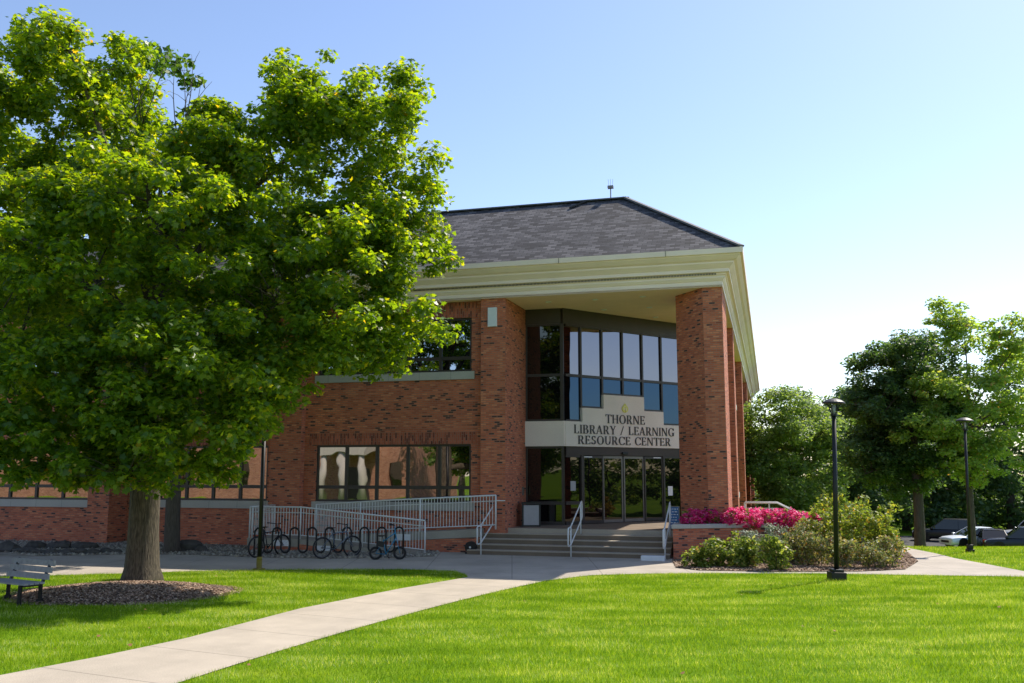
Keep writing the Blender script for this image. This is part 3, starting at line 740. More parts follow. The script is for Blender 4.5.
def glyph(c):
    if c == 'T': return .82, stem(.335, s1=False) + [R_(.0, .94, .82, 1.0), R_(0, .78, .05, .94), R_(.77, .78, .82, .94)]
    if c == 'H': return .92, stem(.09) + stem(.68) + [R_(.24, .48, .68, .535)]
    if c == 'I': return .32, stem(.085)
    if c == 'L': return .70, stem(.08) + [R_(.23, 0, .66, .055), R_(.61, .055, .66, .25)]
    if c == 'E': return .72, stem(.08) + [R_(.23, 0, .68, .055), R_(.63, .055, .68, .24), R_(.23, .945, .64, 1), R_(.59, .78, .64, .945), R_(.23, .48, .52, .535), R_(.48, .41, .52, .6)]
    if c == 'N': return .94, stem(.09, TN, s0=True) + stem(.77, TN) + diag(.70, 0, .06, 1, .16)
    if c == 'A': return .88, diag(.03, 0, .40, 1, .05) + diag(.66, 0, .36, 1, .15) + [R_(.20, .30, .66, .35), R_(-.03, 0, .16, .045), R_(.6, 0, .88, .045)]
    if c == 'Y': return .84, stem(.35, y1=.48, s1=False) + diag(.35, .46, .04, 1, .15) + diag(.42, .46, .72, 1, .05) + [R_(-.02, .955, .26, 1), R_(.64, .955, .85, 1)]
    if c == 'O': return .98, arc_pts(.49, .5, .46, .52, 0, 360, .16, .05, 22)
    if c == 'C': return .90, arc_pts(.49, .5, .46, .52, 42, 318, .16, .05, 18) + [R_(.80, .68, .85, .98), R_(.80, .08, .85, .24)]
    if c == 'G': return .96, arc_pts(.49, .5, .46, .52, 42, 300, .16, .05, 18) + [R_(.80, .68, .85, .98), R_(.70, .03, .85, .42), R_(.62, .40, .92, .445)]
    if c == 'U': return .92, stem(.10, TK, y0=.35, s0=False) + stem(.75, TN, y0=.35, s0=False) + arc_pts(.45, .36, .35, .38, 180, 360, .14, .05, 12)
    if c == 'R': return .86, stem(.08) + [R_(.23, .945, .42, 1), R_(.23, .46, .42, .51)] + arc_pts(.42, .73, .27, .27, -90, 90, .15, .05, 10) + diag(.62, 0, .34, .48, .16) + [R_(.60, 0, .88, .045)]
    if c == 'B': return .80, stem(.08) + [R_(.23, .945, .40, 1), R_(.23, .50, .42, .55), R_(.23, 0, .42, .055)] + arc_pts(.40, .765, .25, .235, -90, 90, .14, .05, 10) + arc_pts(.42, .275, .30, .275, -90, 90, .15, .05, 10)
    if c == 'S': return .68, arc_pts(.33, .745, .25, .255, 30, 262, .13, .06, 12) + arc_pts(.33, .265, .28, .265, 98, -160, .14, .06, 14) + [R_(.53, .74, .58, .98), R_(.05, .02, .10, .28)]
    if c == '/': return .62, diag(.05, -.05, .48, 1.02, .055)
    return .42, []
def write(text, s0, s1, zb, cap):
    ws = [glyph(c)[0] for c in text]; gap = .11
    tot = sum(ws) + gap * (len(text) - 1); kx = (s1 - s0) / tot
    x = s0
    for c, wd_ in zip(text, ws):
        _, polys = glyph(c)
        if polys:
            mb = MB()
            for i, q in enumerate(polys):
                fd = -.062 - .022 - .0006 * (i % 24)
                pts = [(x + px * kx, zb + py * cap) for px, py in q]
                k_ = len(pts)
                vs = [S2(a, fd, b) for a, b in pts] + [S2(a, -.0585, b) for a, b in pts]
                mb.add(vs, [tuple(range(k_)), tuple(range(2 * k_ - 1, k_ - 1, -1))] + [(j, (j + 1) % k_, k_ + (j + 1) % k_, k_ + j) for j in range(k_)])
            mb.build('letter', M['letter'], sign)
        x += (wd_ + gap) * kx
write('THORNE', 2.03, 4.10, 4.52, .33)
write('LIBRARY / LEARNING', .45, 5.73, 4.10, .32)
write('RESOURCE CENTER', .64, 5.52, 3.71, .31)
# leaf shaped emblem
mb = MB(); pts = []
for i in range(24):
    a = 2 * PI * i / 24; r_ = .145
    x_ = r_ * math.sin(a) * (1 - .25 * max(0, math.cos(a))); z_ = .15 * math.cos(a) + (.05 if i == 0 else 0)
    pts.append((3.04 + x_, 5.105 + z_))
for q0, q1 in ((0, 12), (12, 24)):
    seg = [pts[i % 24] for i in range(q0, q1 + 1)]; off = .012 if q0 == 0 else -.012
    seg = [(a + off, b) for a, b in seg]; k_ = len(seg)
    vs = [S2(a, -.09, b) for a, b in seg] + [S2(a, -.0585, b) for a, b in seg]
    mb.add(vs, [tuple(range(k_)), tuple(range(2 * k_ - 1, k_ - 1, -1))] + [(j, (j + 1) % k_, k_ + (j + 1) % k_, k_ + j) for j in range(k_)])
mb.build('emblem', M['emblem'], sign)
mb = MB()
for (a, b, c, e) in ((2.95, 5.06, 3.0, 5.14), (3.06, 5.03, 3.11, 5.13), (3.0, 5.17, 3.05, 5.20)): sbox(mb, a, c, -.094, -.088, b, e)
mb.build('emblem_slots', M['signstone'], sign)

# --- ground level: side lights, header, sliding doors
f = MB()
sbox(f, .12, SE - .02, -.02, .12, 3.30, ZB - .002)                 # header panel over the doors
f.build('door_header', M['panel'], lib)
f = MB()
for s_ in (.88, 5.16, SE - .045): q = MB(); sbox(q, s_ - .045, s_ + .045, -.03, .12, PZ, 3.298); q.build('door_jamb', M['bronze'], lib)
for a, b in ((1.50, 1.62), (PZ, PZ + .12), (3.22, 3.298)): q = MB(); sbox(q, .10, .833, 0, .1, a, b); q.build('sidelight_bar', M['bronze'], lib)
for a, b in ((PZ, PZ + .10), (3.22, 3.298)): q = MB(); sbox(q, 5.207, SE - .092, 0, .1, a, b); q.build('sidelight_bar', M['bronze'], lib)
lbox(f, .965, 2.322, .03, .1, 1.50, 1.62); lbox(f, .965, 2.322, .03, .1, PZ, PZ + .12); lbox(f, .965, 2.322, .03, .1, 3.54, ZB - .002); lbox(f, .965, 1.03, .03, .1, PZ + .12, 1.5); lbox(f, .965, 1.03, .03, .1, 1.62, 3.54)
sl_ = f.build('sidelight_frame', M['bronze'], lib)
for (a, b, z0, z1) in ((.08, .85, PZ + .1, 1.52), (.08, .85, 1.6, 3.24), (5.19, SE - .07, PZ + .08, 3.24)):
    p = MB(); sbox(p, a, b, .05, .06, z0, z1); p.build('pane', M['glass_dark'], sl_)
for (z0, z1) in ((PZ + .1, 1.52), (1.6, 3.56)):
    p = MB(); lbox(p, 1.0, 2.33, .06, .07, z0, z1); p.build('pane', M['glass_dark'], sl_)
p = MB(); sbox(p, .35, .60, .035, .040, 2.0, 2.35); p.build('paper_notice', M['grey_panel'], sl_)
p = MB(); sbox(p, 5.42, 5.68, .035, .040, 1.75, 2.12); p.build('paper_notice', M['white_plastic'], sl_)
dl = [.93, 1.95, 3.0, 4.10, 5.11]
for i in range(4):
    a, b = dl[i], dl[i + 1]
    dd = 0 if i in (0, 3) else .04      # fixed and sliding leaves on two tracks
    f = MB(); g_ = .03 if i in (1, 2) else .005
    a2 = a + g_ if i == 2 else a + .005; b2 = b - g_ if i == 1 else b - .005
    sbox(f, a2, a2 + .06, dd, dd + .05, PZ + .02, 3.28); sbox(f, b2 - .06, b2, dd, dd + .05, PZ + .02, 3.28)
    sbox(f, a2 + .06, b2 - .06, dd, dd + .05, PZ + .02, PZ + .13); sbox(f, a2 + .06, b2 - .06, dd, dd + .05, 3.19, 3.28)
    do = f.build('sliding_door', M['steel'] if i in (1, 2) else M['bronze'], lib)
    p = MB(); sbox(p, a2 + .05, b2 - .05, dd + .02, dd + .03, PZ + .12, 3.2); p.build('pane', M['glass_dark'], do)
    p = MB()
    if i in (0, 3):
        sbox(p, a2 + .05 + (.45 if i == 3 else 0), a2 + .45 + (.45 if i == 3 else 0), dd - .006, dd + .001, 3.22, 3.255); p.build('door_label', M['white_plastic'], do)
f = MB(); sbox(f, 2.88, 3.16, -.09, -.022, 3.34, 3.44); f.build('door_sensor', M['black_metal'], lib, bevel=.01)
# dark lobby wall behind the glass
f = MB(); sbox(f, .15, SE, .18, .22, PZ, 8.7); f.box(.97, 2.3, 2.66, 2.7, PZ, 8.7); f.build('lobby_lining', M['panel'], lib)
# wall closing the recess on the right-hand side, behind the free pier
MB().prism([S2(SE, -.1, 0)[:2], S2(SE, .3, 0)[:2], (6.0, 8.9), (8.0, 8.9), (8.0, 8.49), S2(SE + .6, -.1, 0)[:2]], -.5, ZS - .002).build('brick_wall', M['brick'], lib)

# --- landing slab, steps
NV = .34; TR = .40
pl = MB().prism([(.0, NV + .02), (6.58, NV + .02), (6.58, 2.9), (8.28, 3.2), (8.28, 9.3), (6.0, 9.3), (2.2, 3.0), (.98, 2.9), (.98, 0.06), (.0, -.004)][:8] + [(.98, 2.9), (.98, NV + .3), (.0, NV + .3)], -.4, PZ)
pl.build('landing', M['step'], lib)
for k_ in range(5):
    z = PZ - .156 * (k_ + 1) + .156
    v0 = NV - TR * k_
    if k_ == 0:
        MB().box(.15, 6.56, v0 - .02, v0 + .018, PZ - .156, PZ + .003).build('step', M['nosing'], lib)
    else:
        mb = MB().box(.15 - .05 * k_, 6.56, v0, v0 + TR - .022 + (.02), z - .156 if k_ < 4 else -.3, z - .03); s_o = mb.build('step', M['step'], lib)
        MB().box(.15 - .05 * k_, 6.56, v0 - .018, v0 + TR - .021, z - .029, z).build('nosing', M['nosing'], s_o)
# handrails
def handrail(u, label):
    o = empty('stair_handrail', tuple(W(u, 0)), -BA, label=label, cat='handrail', group='white pipe handrails on the entrance steps')
    vb = NV - TR * 4 - .15
    up = [(0, .55, 1.62), (0, .50, 1.70), (0, .42, 1.68), (0, vb + .15, .98), (0, vb - .02, .93), (0, vb - .28, .93), (0, vb - .33, .88), (0, vb - .33, .42), (0, vb - .28, .37), (0, vb - .02, .37), (0, vb + .15, .42), (0, .42, 1.10), (0, .52, 1.16), (0, .55, 1.22), (0, .55, 1.62)]
    MB().tube(up, .024, 8, cap=False).build('rail_loop', M['white_rail'], o, smooth=True)
    MB().tube([(0, vb + .08, 0), (0, vb + .08, .95)], .024, 8).build('post', M['white_rail'], o, smooth=True)
    MB().tube([(0, .30, PZ - .25), (0, .30, 1.62)], .024, 8).build('post', M['white_rail'], o, smooth=True)
    return o
handrail(.45, 'left white pipe handrail on the steps, beside the ramp railing')
handrail(3.45, 'middle white pipe handrail dividing the entrance steps')
handrail(6.42, 'right white pipe handrail on the steps, against the brick planter')

# --- ramp: switchback in front of the left windows
rp = empty('access_ramp', O, -BA, label='switchback concrete ramp with brick base and white baluster railing left of the steps', cat='ramp')
def wedge(mb, pts, v0, v1, th=None, z0=-.2):
    """pts: (u,z) top line"""
    for (ua, za), (ub, zb) in zip(pts[:-1], pts[1:]):
        ba, bb = (za - th, zb - th) if th else (z0, z0)
        mb.add([(ua, v0, ba), (ub, v0, bb), (ub, v1, bb), (ua, v1, ba), (ua, v0, za), (ub, v0, zb), (ub, v1, zb), (ua, v1, za)],
               [(3, 2, 1, 0), (4, 5, 6, 7), (0, 1, 5, 4), (1, 2, 6, 5), (2, 3, 7, 6), (3, 0, 4, 7)])
back = [(-5.9, .42), (.0, PZ - .01)]
mb = MB(); wedge(mb, back, -.62, .27, th=.26); mb.box(0.0, .14, -.62, NV, PZ - .27, PZ - .002); mb.box(-7.9, -5.902, -1.75, -.02, .16, .42)
mb.build('deck', M['ramp'], rp)
mb = MB(); wedge(mb, [(-5.9, .155), (.0, PZ - .285)], -.60, .26); mb.box(-7.88, -5.902, -1.73, -.03, -.2, .158); mb.box(0.0, .10, -.60, NV - .01, -.2, PZ - .275); mb.build('brick_base', M['brick'], rp)
mb = MB(); wedge(mb, [(-5.898, .42), (-2.0, .06), (-1.2, .02)], -1.75, -.64, z0=-.1); mb.build('deck', M['ramp'], rp)
mb = MB(); wedge(mb, [(-5.898, .25), (-3.8, .06)], -1.762, -1.752, z0=-.1); mb.build('brick_base', M['brick'], rp)
def railing(P, hr, spacing=.105, posts=None):
    """P: list of (u,v,zbase)"""
    rails, bal = MB(), MB()
    P = [Vector(p) for p in P]
    up = Vector((0, 0, 1))
    rails.tube([p + up * hr for p in P], .026, 8); rails.tube([p + up * .13 for p in P], .018, 6)
    rails.tube([p + up * (hr - .19) + Vector((0, .05, 0)) for p in P], .018, 6)
    for a, b in zip(P[:-1], P[1:]):
        L = (b - a).length; n = max(1, int(L / spacing))
        for i in range(1, n):
            q = a.lerp(b, i / n); bal.sweepbox(q + up * .13, q + up * (hr - .01), .018, .018)
    for p in (posts or P):
        p = Vector(p); MB().tube([p - up * .02, p + up * hr], .028, 8).build('rail_post', M['white_rail'], rp, smooth=True)
    rails.build('rail', M['white_rail'], rp, smooth=True)
    bal.build('balusters', M['white_rail'], rp)
railing([(-7.75, -1.70, .42), (-5.9, -1.70, .42), (-1.36, -1.70, .03)], 1.07, posts=[(-7.75, -1.70, .42), (-5.9, -1.70, .42), (-3.6, -1.7, .22), (-1.36, -1.70, 0)])
railing([(-5.9, -.58, .42), (-3.0, -.58, .60), (.62, -.20, PZ)], 1.12, posts=[(-5.9, -.58, .42), (-4.2, -.58, .52), (-2.0, -.5, .64), (.62, -.20, PZ)])
railing([(-7.85, -1.70, .42), (-7.85, -.05, .42)], 1.07)
MB().tube([(.62, -.2, 1.72), (.95, -.2, 1.72)], .02, 6).build('rail', M['white_rail'], rp)
for (u0, u1, z0, z1, v) in ((-6.85, -6.22, .18, .38, -1.775), (-5.25, -4.65, .03, .22, -1.775), (-2.45, -1.85, .45, .65, -1.74)):
    MB().box(u0, u1, v - .015, v, z0, z1).build('blank_plate', M['white_plastic'], rp)
# dark round conduit reel by the step foot
t = empty('hose_reel', tuple(W(.0, -1.0)), -BA, label='small dark hose reel box on the paving between ramp base and steps', cat='hose reel')
MB().disc((0, 0, .22), (0, 1, 0), .19, .16, 18).build('reel', M['black_metal'], t, smooth=False)
MB().box(-.16, .16, -.12, .12, 0, .06).build('base', M['black_metal'], t)
MB().disc((0, -.085, .22), (0, 1, 0), .035, .02, 10).build('hub', M['white_plastic'], t)
# pale concrete block at the foot of the right rail
bl = MB().box(-.36, .36, -.14, .14, 0, .15).build('concrete_block', M['white_plastic'], None, bevel=.01); bl.location = W(6.1, -1.75); bl.rotation_euler = (0, 0, -BA)
tag(bl, label='low pale block at the bottom of the steps beside the planter', cat='block')
# litter bin
t = empty('litter_bin', tuple(W(1.42, 1.55, PZ)), -BA + rad(14), label='square dark framed litter bin with grey panels at the left pier', cat='bin')
f = MB()
for a in (-.33, .27):
    for b in (-.30, .24): f.box(a, a + .06, b, b + .06, 0, .78)
f.box(-.35, .35, -.32, .32, .78, .84); f.box(-.30, .30, -.27, .27, 0.002, .05)
f.build('frame', M['black_metal'], t)
for (x0, x1, y0, y1) in ((-.268, .268, -.29, -.27), (-.268, .268, .25, .27), (.29, .31, -.238, .238), (-.31, -.29, -.238, .238)):
    MB().box(x0, x1, y0, y1, .055, .74).build('side_panel', M['grey_panel'], t)
MB().prism([(.18 * math.cos(a), .18 * math.sin(a)) for a in [k_ * PI / 8 for k_ in range(16)]], .842, .87).build('lid_ring', M['black_metal'], t)
# blue notice board at the right of the doors
t = empty('notice_board', tuple(W(6.50, .98, PZ)), -BA, label='blue notice board with pale print standing between doors and right pier', cat='notice board')
mb_b = simple('poster_blue', (.05, .16, .36), .5, var=.5, scale=14)
MB().box(-.15, .15, -.02, .02, .04, .74).build('board', mb_b, t)
MB().box(-.18, -.152, -.03, .03, 0, .77).box(.152, .18, -.03, .03, 0, .77).box(-.152, .152, -.028, .028, .745, .77).build('frame', M['steel'], t)
f = MB(); random.seed(4)
for r_ in range(7):
    z = .69 - r_ * .09; x_ = -.13
    while x_ < .10:
        l = random.uniform(.03, .09); f.box(x_, min(.13, x_ + l), -.026, -.021, z - .03, z); x_ += l + .03
    f.build('print_line', M['white_plastic'], t); f = MB()

# ================================================================== PLANTER
pc0 = W(6.66, -1.15); pcR = Vector((*gp(850, 522.5, 1.05), 0))
dirp = (pcR - pc0).normalized(); e_end = pc0 + dirp * 5.9
pl_ = empty('brick_planter', (0, 0, 0), 0, label='low brick planter with stone coping at the corner pier, right of the steps', cat='planter')
wpath = [W(6.66, -.03), pc0, e_end, e_end + EV * 2.8, W(8.7, 4.6)]
def offset_path(P, d_):
    out = []
    for i, p in enumerate(P):
        ns = []
        if i > 0: a = (P[i] - P[i - 1]).normalized(); ns.append(Vector((-a.y, a.x, 0)))
        if i < len(P) - 1: a = (P[i + 1] - P[i]).normalized(); ns.append(Vector((-a.y, a.x, 0)))
        n_ = sum(ns, Vector()); n_ = n_ / n_.dot(ns[0]) if len(ns) > 1 else ns[0]
        out.append(p + n_ * d_)
    return out
def stripwall(P, a, b, z0, z1):
    A_, B_ = offset_path(P, a), offset_path(P, b); n = len(P); vs = []
    for p, q in zip(A_, B_): vs += [(p.x, p.y, z0), (q.x, q.y, z0), (q.x, q.y, z1), (p.x, p.y, z1)]
    fs = [(i * 4 + j, i * 4 + (j + 1) % 4, (i + 1) * 4 + (j + 1) % 4, (i + 1) * 4 + j) for i in range(n - 1) for j in range(4)] + [(0, 1, 2, 3), tuple((n - 1) * 4 + j for j in range(4))]
    return MB().add(vs, fs)
stripwall(wpath, 0, .22, -.8, .93).build('brick_wall', M['brick'], pl_)
stripwall(wpath, -.04, .26, .932, 1.06).build('coping', M['stone'], pl_, bevel=.012)
MB().prism([tuple((W(6.85, -.04))[:2]), tuple((pc0 + EU * .2 + EV * .2)[:2]), tuple((e_end - dirp * .2 + EV * .2)[:2]), tuple((e_end - dirp * .2 + EV * 2.7)[:2]), tuple(W(8.8, 4.5)[:2]), tuple(W(8.40, .2)[:2]), tuple(W(8.36, -.04)[:2])], .4, .92).build('soil', M['mulch'], pl_)

# ================================================================== PLANTS
LEAF = np.array([(0, -.5), (.12, -.28), (.42, -.36), (.34, -.08), (.5, .12), (.24, .16), (.14, .30), (0, .55), (-.14, .30), (-.24, .16), (-.5, .12), (-.34, -.08), (-.42, -.36), (-.12, -.28)])
OVAL = np.array([(0, -.5), (.26, -.15), (.22, .2), (0, .5), (-.22, .2), (-.26, -.15)])
QUAD = np.array([(0, -.5), (.32, 0), (0, .5), (-.32, 0)])
def orient(n, up_bias, rng, outward=None, ob=0.0):
    nr = rng.normal(size=(n, 3)); nr /= np.linalg.norm(nr, axis=1)[:, None]
    nr[:, 2] = np.abs(nr[:, 2]) ; nr = nr + np.array([0, 0, up_bias])
    if outward is not None: nr = nr + outward * ob
    nr /= np.linalg.norm(nr, axis=1)[:, None]
    t = np.cross(nr, rng.normal(size=(n, 3))); t /= np.linalg.norm(t, axis=1)[:, None]
    return nr, t, np.cross(nr, t)
def leafcloud(P, size, shape, up, rng, outward=None, ob=0, fold=.25):
    n = len(P); nr, t, b = orient(n, up, rng, outward, ob)
    s_ = size * rng.uniform(.5, 1.35, n)
    V = (P[:, None, :] + t[:, None, :] * (shape[None, :, 0, None] * s_[:, None, None]) + b[:, None, :] * (shape[None, :, 1, None] * s_[:, None, None])
         - nr[:, None, :] * (np.abs(shape[None, :, 0, None]) * s_[:, None, None] * fold))
    return V
def crown_points(ells, nclump, nleaf, cr, rng, shell=.55, flat=.55, droop=.0, pw=.45):
    E = np.array(ells, float); vol = E[:, 3] * E[:, 4] * E[:, 5]; pr = vol ** .7; pr /= pr.sum()
    cs = []
    while len(cs) < nclump:
        i = rng.choice(len(E), p=pr); dv = rng.normal(size=3); dv /= np.linalg.norm(dv)
        r_ = shell + (1 - shell) * rng.uniform() ** .7 if rng.uniform() < .8 else rng.uniform(.1, shell)
        c = E[i, :3] + dv * E[i, 3:6] * r_
        # discard clumps buried deep in another ellipsoid
        q = (c - E[:, :3]) / E[:, 3:6]; dd = (q ** 2).sum(1)
        if (np.delete(dd, i) < .22).any() and rng.uniform() < .7: continue
        cs.append(c)
    cs = np.array(cs)
    if nclump > 25:
        dm = np.linalg.norm(cs[:, None] - cs[None], axis=2); dm.sort(axis=1)
        lim = np.median(dm[:, 4]) * 1.9
        cs = cs[dm[:, 4] < lim]; nclump = len(cs)
    rr = cr * rng.uniform(.55, 1.35, nclump)
    cnt = np.maximum(8, (nleaf * (rr / cr) ** 2).astype(int))
    idx = np.repeat(np.arange(nclump), cnt)
    dv = rng.normal(size=(len(idx), 3)); dv /= np.linalg.norm(dv, axis=1)[:, None]
    rad_ = rng.uniform(size=len(idx)) ** pw
    P = cs[idx] + dv * (rad_ * rr[idx])[:, None] * np.array([1, 1, flat])
    P[:, 2] -= droop * (dv[:, 0] ** 2 + dv[:, 1] ** 2) * rr[idx] * rad_
    return cs, P, dv
def tree(name, base, trunk_r, trunk_h, ells, nclump, nleaf, cr, lsize, shape, lm, bm_, label, cat='tree', group=None, seed=1, limbs=9, up=.5, twigs=True, lean=(0, 0), shell=.55, flat=.55, twig_r=.02, seg=8, ob=.5, pw=.45, bare=()):
    rg = np.random.default_rng(seed); rn = random.Random(seed)
    t = empty(name, tuple(base), 0, label=label, cat=cat, group=group)
    b = np.array(base); L = [(e[0] - b[0], e[1] - b[1], e[2] - b[2], *e[3:]) for e in ells]
    cs, P, dv = crown_points(L, nclump, nleaf, cr, rg, shell, flat, pw=pw)
    k_ = P[:, 2] > trunk_h * .55
    P = P[k_]; dv = dv[k_]
    V = leafcloud(P, lsize, shape, up, rg, dv, ob)
    npmesh('crown', V, len(shape), lm, t)
    # trunk
    top = Vector((lean[0], lean[1], trunk_h))
    zt = max(c[2] for c in cs) * .72
    lead = Vector((lean[0] * 1.6 + rn.uniform(-.3, .3), lean[1] * 1.6, zt))
    mb = MB(); pts = [Vector((0, 0, -.3)), Vector((0, 0, .0)), Vector((0, 0, .25)), Vector((lean[0] * .2, lean[1] * .2, trunk_h * .35)), top * .7, top, top.lerp(lead, .35) + Vector((rn.uniform(-.2, .2), rn.uniform(-.2, .2), 0)), top.lerp(lead, .7), lead]
    rs = [trunk_r * 1.32, trunk_r * 1.2, trunk_r * 1.05, trunk_r * .96, trunk_r * .93, trunk_r * .95, trunk_r * .6, trunk_r * .35, trunk_r * .1]
    mb.tube(pts, rs, 14 if trunk_r > .3 else 10)
    for v_i in range(len(mb.v)):      # irregular girth
        x_, y_, z_ = mb.v[v_i]; a = math.atan2(y_, x_); f_ = 1 + .06 * math.sin(3 * a + z_ * .8) + .04 * math.sin(7 * a + z_ * 2)
        if z_ < trunk_h * .9: f_ += .10 * max(0, .35 - z_) / .35 * math.sin(5 * a)
        mb.v[v_i] = (x_ * f_, y_ * f_, z_)
    mb.build('trunk', bm_, t, smooth=True)
    # limbs by farthest point sampling
    sel = [int(rg.integers(len(cs)))]
    dmin = np.linalg.norm(cs - cs[sel[0]], axis=1)
    while len(sel) < min(limbs, len(cs)):
        i = int(dmin.argmax()); sel.append(i); dmin = np.minimum(dmin, np.linalg.norm(cs - cs[i], axis=1))
    br = MB(); nodes = []; 
    for i in sel:
        tgt = Vector(cs[i]) * .96; tgt.z = cs[i][2]
        f_ = min(1, max(0, (tgt.z - trunk_h) / max(.5, zt - trunk_h))) * .55 * rn.uniform(.6, 1)
        st = top.lerp(lead, f_); 
        if tgt.z < trunk_h * 1.1: st = top * rn.uniform(.86, .98)
        mid = st.lerp(tgt, .5) + Vector((0, 0, (tgt - st).length * .16)) + Vector((rn.uniform(-.3, .3), rn.uniform(-.3, .3), 0))
        pp = bez(st, mid, tgt, 9); r0 = trunk_r * (.42 - .2 * f_)
        br.tube(pp, [r0 * (1 - .88 * q / 9) for q in range(10)], seg)
        nodes += [(p, r0 * (1 - .88 * q / 9)) for q, p in enumerate(pp)][2:]
    if twigs:
        NP = np.array([list(n[0]) for n in nodes])
        for i in range(len(cs)):
            if i in sel: continue
            dd = np.linalg.norm(NP - cs[i], axis=1) + .4 * np.maximum(0, NP[:, 2] - cs[i][2])
            j = int(dd.argmin()); st, r0 = nodes[j]; tgt = Vector(cs[i])
            if (tgt - st).length > 1.5 or (tgt.z < st.z - .3): continue
            mid = st.lerp(tgt, .5) + Vector((0, 0, .12 * (tgt - st).length)) + Vector((rn.uniform(-.15, .15), rn.uniform(-.15, .15), 0))
            r1 = min(r0 * .6, twig_r * 1.6)
            br.tube(bez(st, mid, tgt, 4), [r1, r1 * .8, r1 * .6, r1 * .4, r1 * .2], 5)
    for (bx__, bz__) in bare:
        for q in range(5):
            a0 = Vector((bx__ + rn.uniform(-.15, .15), rn.uniform(-.3, .3), bz__ - .7)); tip = a0 + Vector((0, 0, .55)) + Vector((rn.uniform(-.4, .9), rn.uniform(-.4, .4), rn.uniform(.7, 1.5)))
            pp = bez(a0, a0.lerp(tip, .5) + Vector((rn.uniform(-.2, .2), 0, .2)), tip, 5); br.tube(pp, [.018, .015, .012, .009, .006, .004], 5)
            for w_ in range(2, 5):
                e = pp[w_] + Vector((rn.uniform(-.45, .45), rn.uniform(-.2, .2), rn.uniform(.1, .45))); br.tube([pp[w_], pp[w_].lerp(e, .5) + Vector((0, 0, .04)), e], [.008, .006, .003], 4)
    br.build('branches', bm_, t, smooth=True)
    return t, cs
def EL(px, py, rx, ry, Y, rd=None):
    c = ap(px, py, Y); k_ = Y / 929.0
    return (c[0], c[1], c[2], rx * k_, rd if rd else rx * k_, ry * k_)
# big maple (foreground left)
tb = gp(140, 582)
Y0 = tb[1]
ellsA = [EL(365, 262, 60, 40, Y0 - .2, 1.5), EL(335, 235, 50, 40, Y0 + .3, 1.5), EL(90, 92, 66, 74, Y0, 2.4), EL(-60, 150, 110, 120, Y0, 3.2), EL(30, 60, 55, 42, Y0 - .5, 1.6), EL(350, 122, 84, 74, Y0 + 1.0, 2.2), EL(300, 110, 60, 52, Y0 + .2, 1.8), EL(408, 214, 62, 44, Y0 + .5, 1.6), EL(255, 175, 95, 70, Y0 + .8, 2.6), EL(212, 150, 52, 56, Y0 + .4, 1.8), EL(425, 178, 30, 34, Y0 + .4, 1.0),
         EL(150, 250, 140, 110, Y0 - 2.2, 2.6), EL(40, 270, 130, 110, Y0 - 3.0, 2.4), EL(300, 260, 110, 75, Y0 - 1.0, 2.4), EL(330, 330, 88, 52, Y0 - .8, 1.8), EL(402, 325, 52, 30, Y0 - .6, 1.1), EL(372, 345, 62, 32, Y0 - .4, 1.0), EL(420, 240, 44, 34, Y0 + .4, 1.2),
         EL(190, 370, 110, 66, Y0 - 2.8, 2.0), EL(60, 390, 130, 66, Y0 - 3.4, 2.0), EL(-60, 290, 115, 105, Y0 + .5, 3.2), EL(205, 425, 52, 40, Y0 - 2.8, 1.2), EL(110, 440, 120, 40, Y0 - 3.6, 1.5), EL(120, 250, 120, 80, Y0 + 1.9, 1.7), EL(220, 190, 110, 66, Y0 + 1.7, 1.5),
         EL(262, 368, 62, 36, Y0 - .8, 1.4), EL(236, 418, 30, 46, Y0 - 1.8, 1.1), EL(262, 402, 26, 34, Y0 - 1.2, .9), EL(110, 370, 95, 60, Y0 - 3.4, 1.6), EL(30, 468, 80, 32, Y0 - 4.0, 1.2), EL(45, 440, 95, 48, Y0 - 3.6, 1.4), EL(165, 462, 60, 28, Y0 - 3.4, 1.2), EL(215, 455, 34, 36, Y0 - 2.4, 1.0)]
tree('maple_tree', (tb[0], tb[1], .12), .385, 3.0, ellsA, 1360, 165, .50, .14, LEAF, M['maple'], M['bark'], 'large leafy maple in the front left lawn with bark mulch round its thick trunk', seed=11, limbs=13, bare=[(ap(140, 95, Y0)[0] - tb[0], ap(140, 95, Y0)[2] - .12), (ap(182, 105, Y0)[0] - tb[0], ap(182, 105, Y0)[2] - .12), (ap(38, 75, Y0)[0] - tb[0], ap(38, 75, Y0)[2] - .12)], flat=.65, shell=.6, pw=.58, group=None, ob=.6)
# second maple standing close to the facade
t2 = gp(170.5, 553)
ellsB = [EL(200, 120, 105, 70, t2[1], 3.2), EL(130, 230, 130, 110, t2[1], 4), EL(250, 250, 90, 90, t2[1], 3.2), EL(60, 330, 110, 90, t2[1], 3.4), EL(190, 360, 90, 55, t2[1], 2.6)]
tree('maple_tree', (t2[0], t2[1], 0), .25, 4.4, ellsB, 170, 180, .85, .26, OVAL, M['maple2'], M['bark_dark'], 'darker slim trunked maple behind the large one, standing close to the brick facade', seed=5, limbs=10)

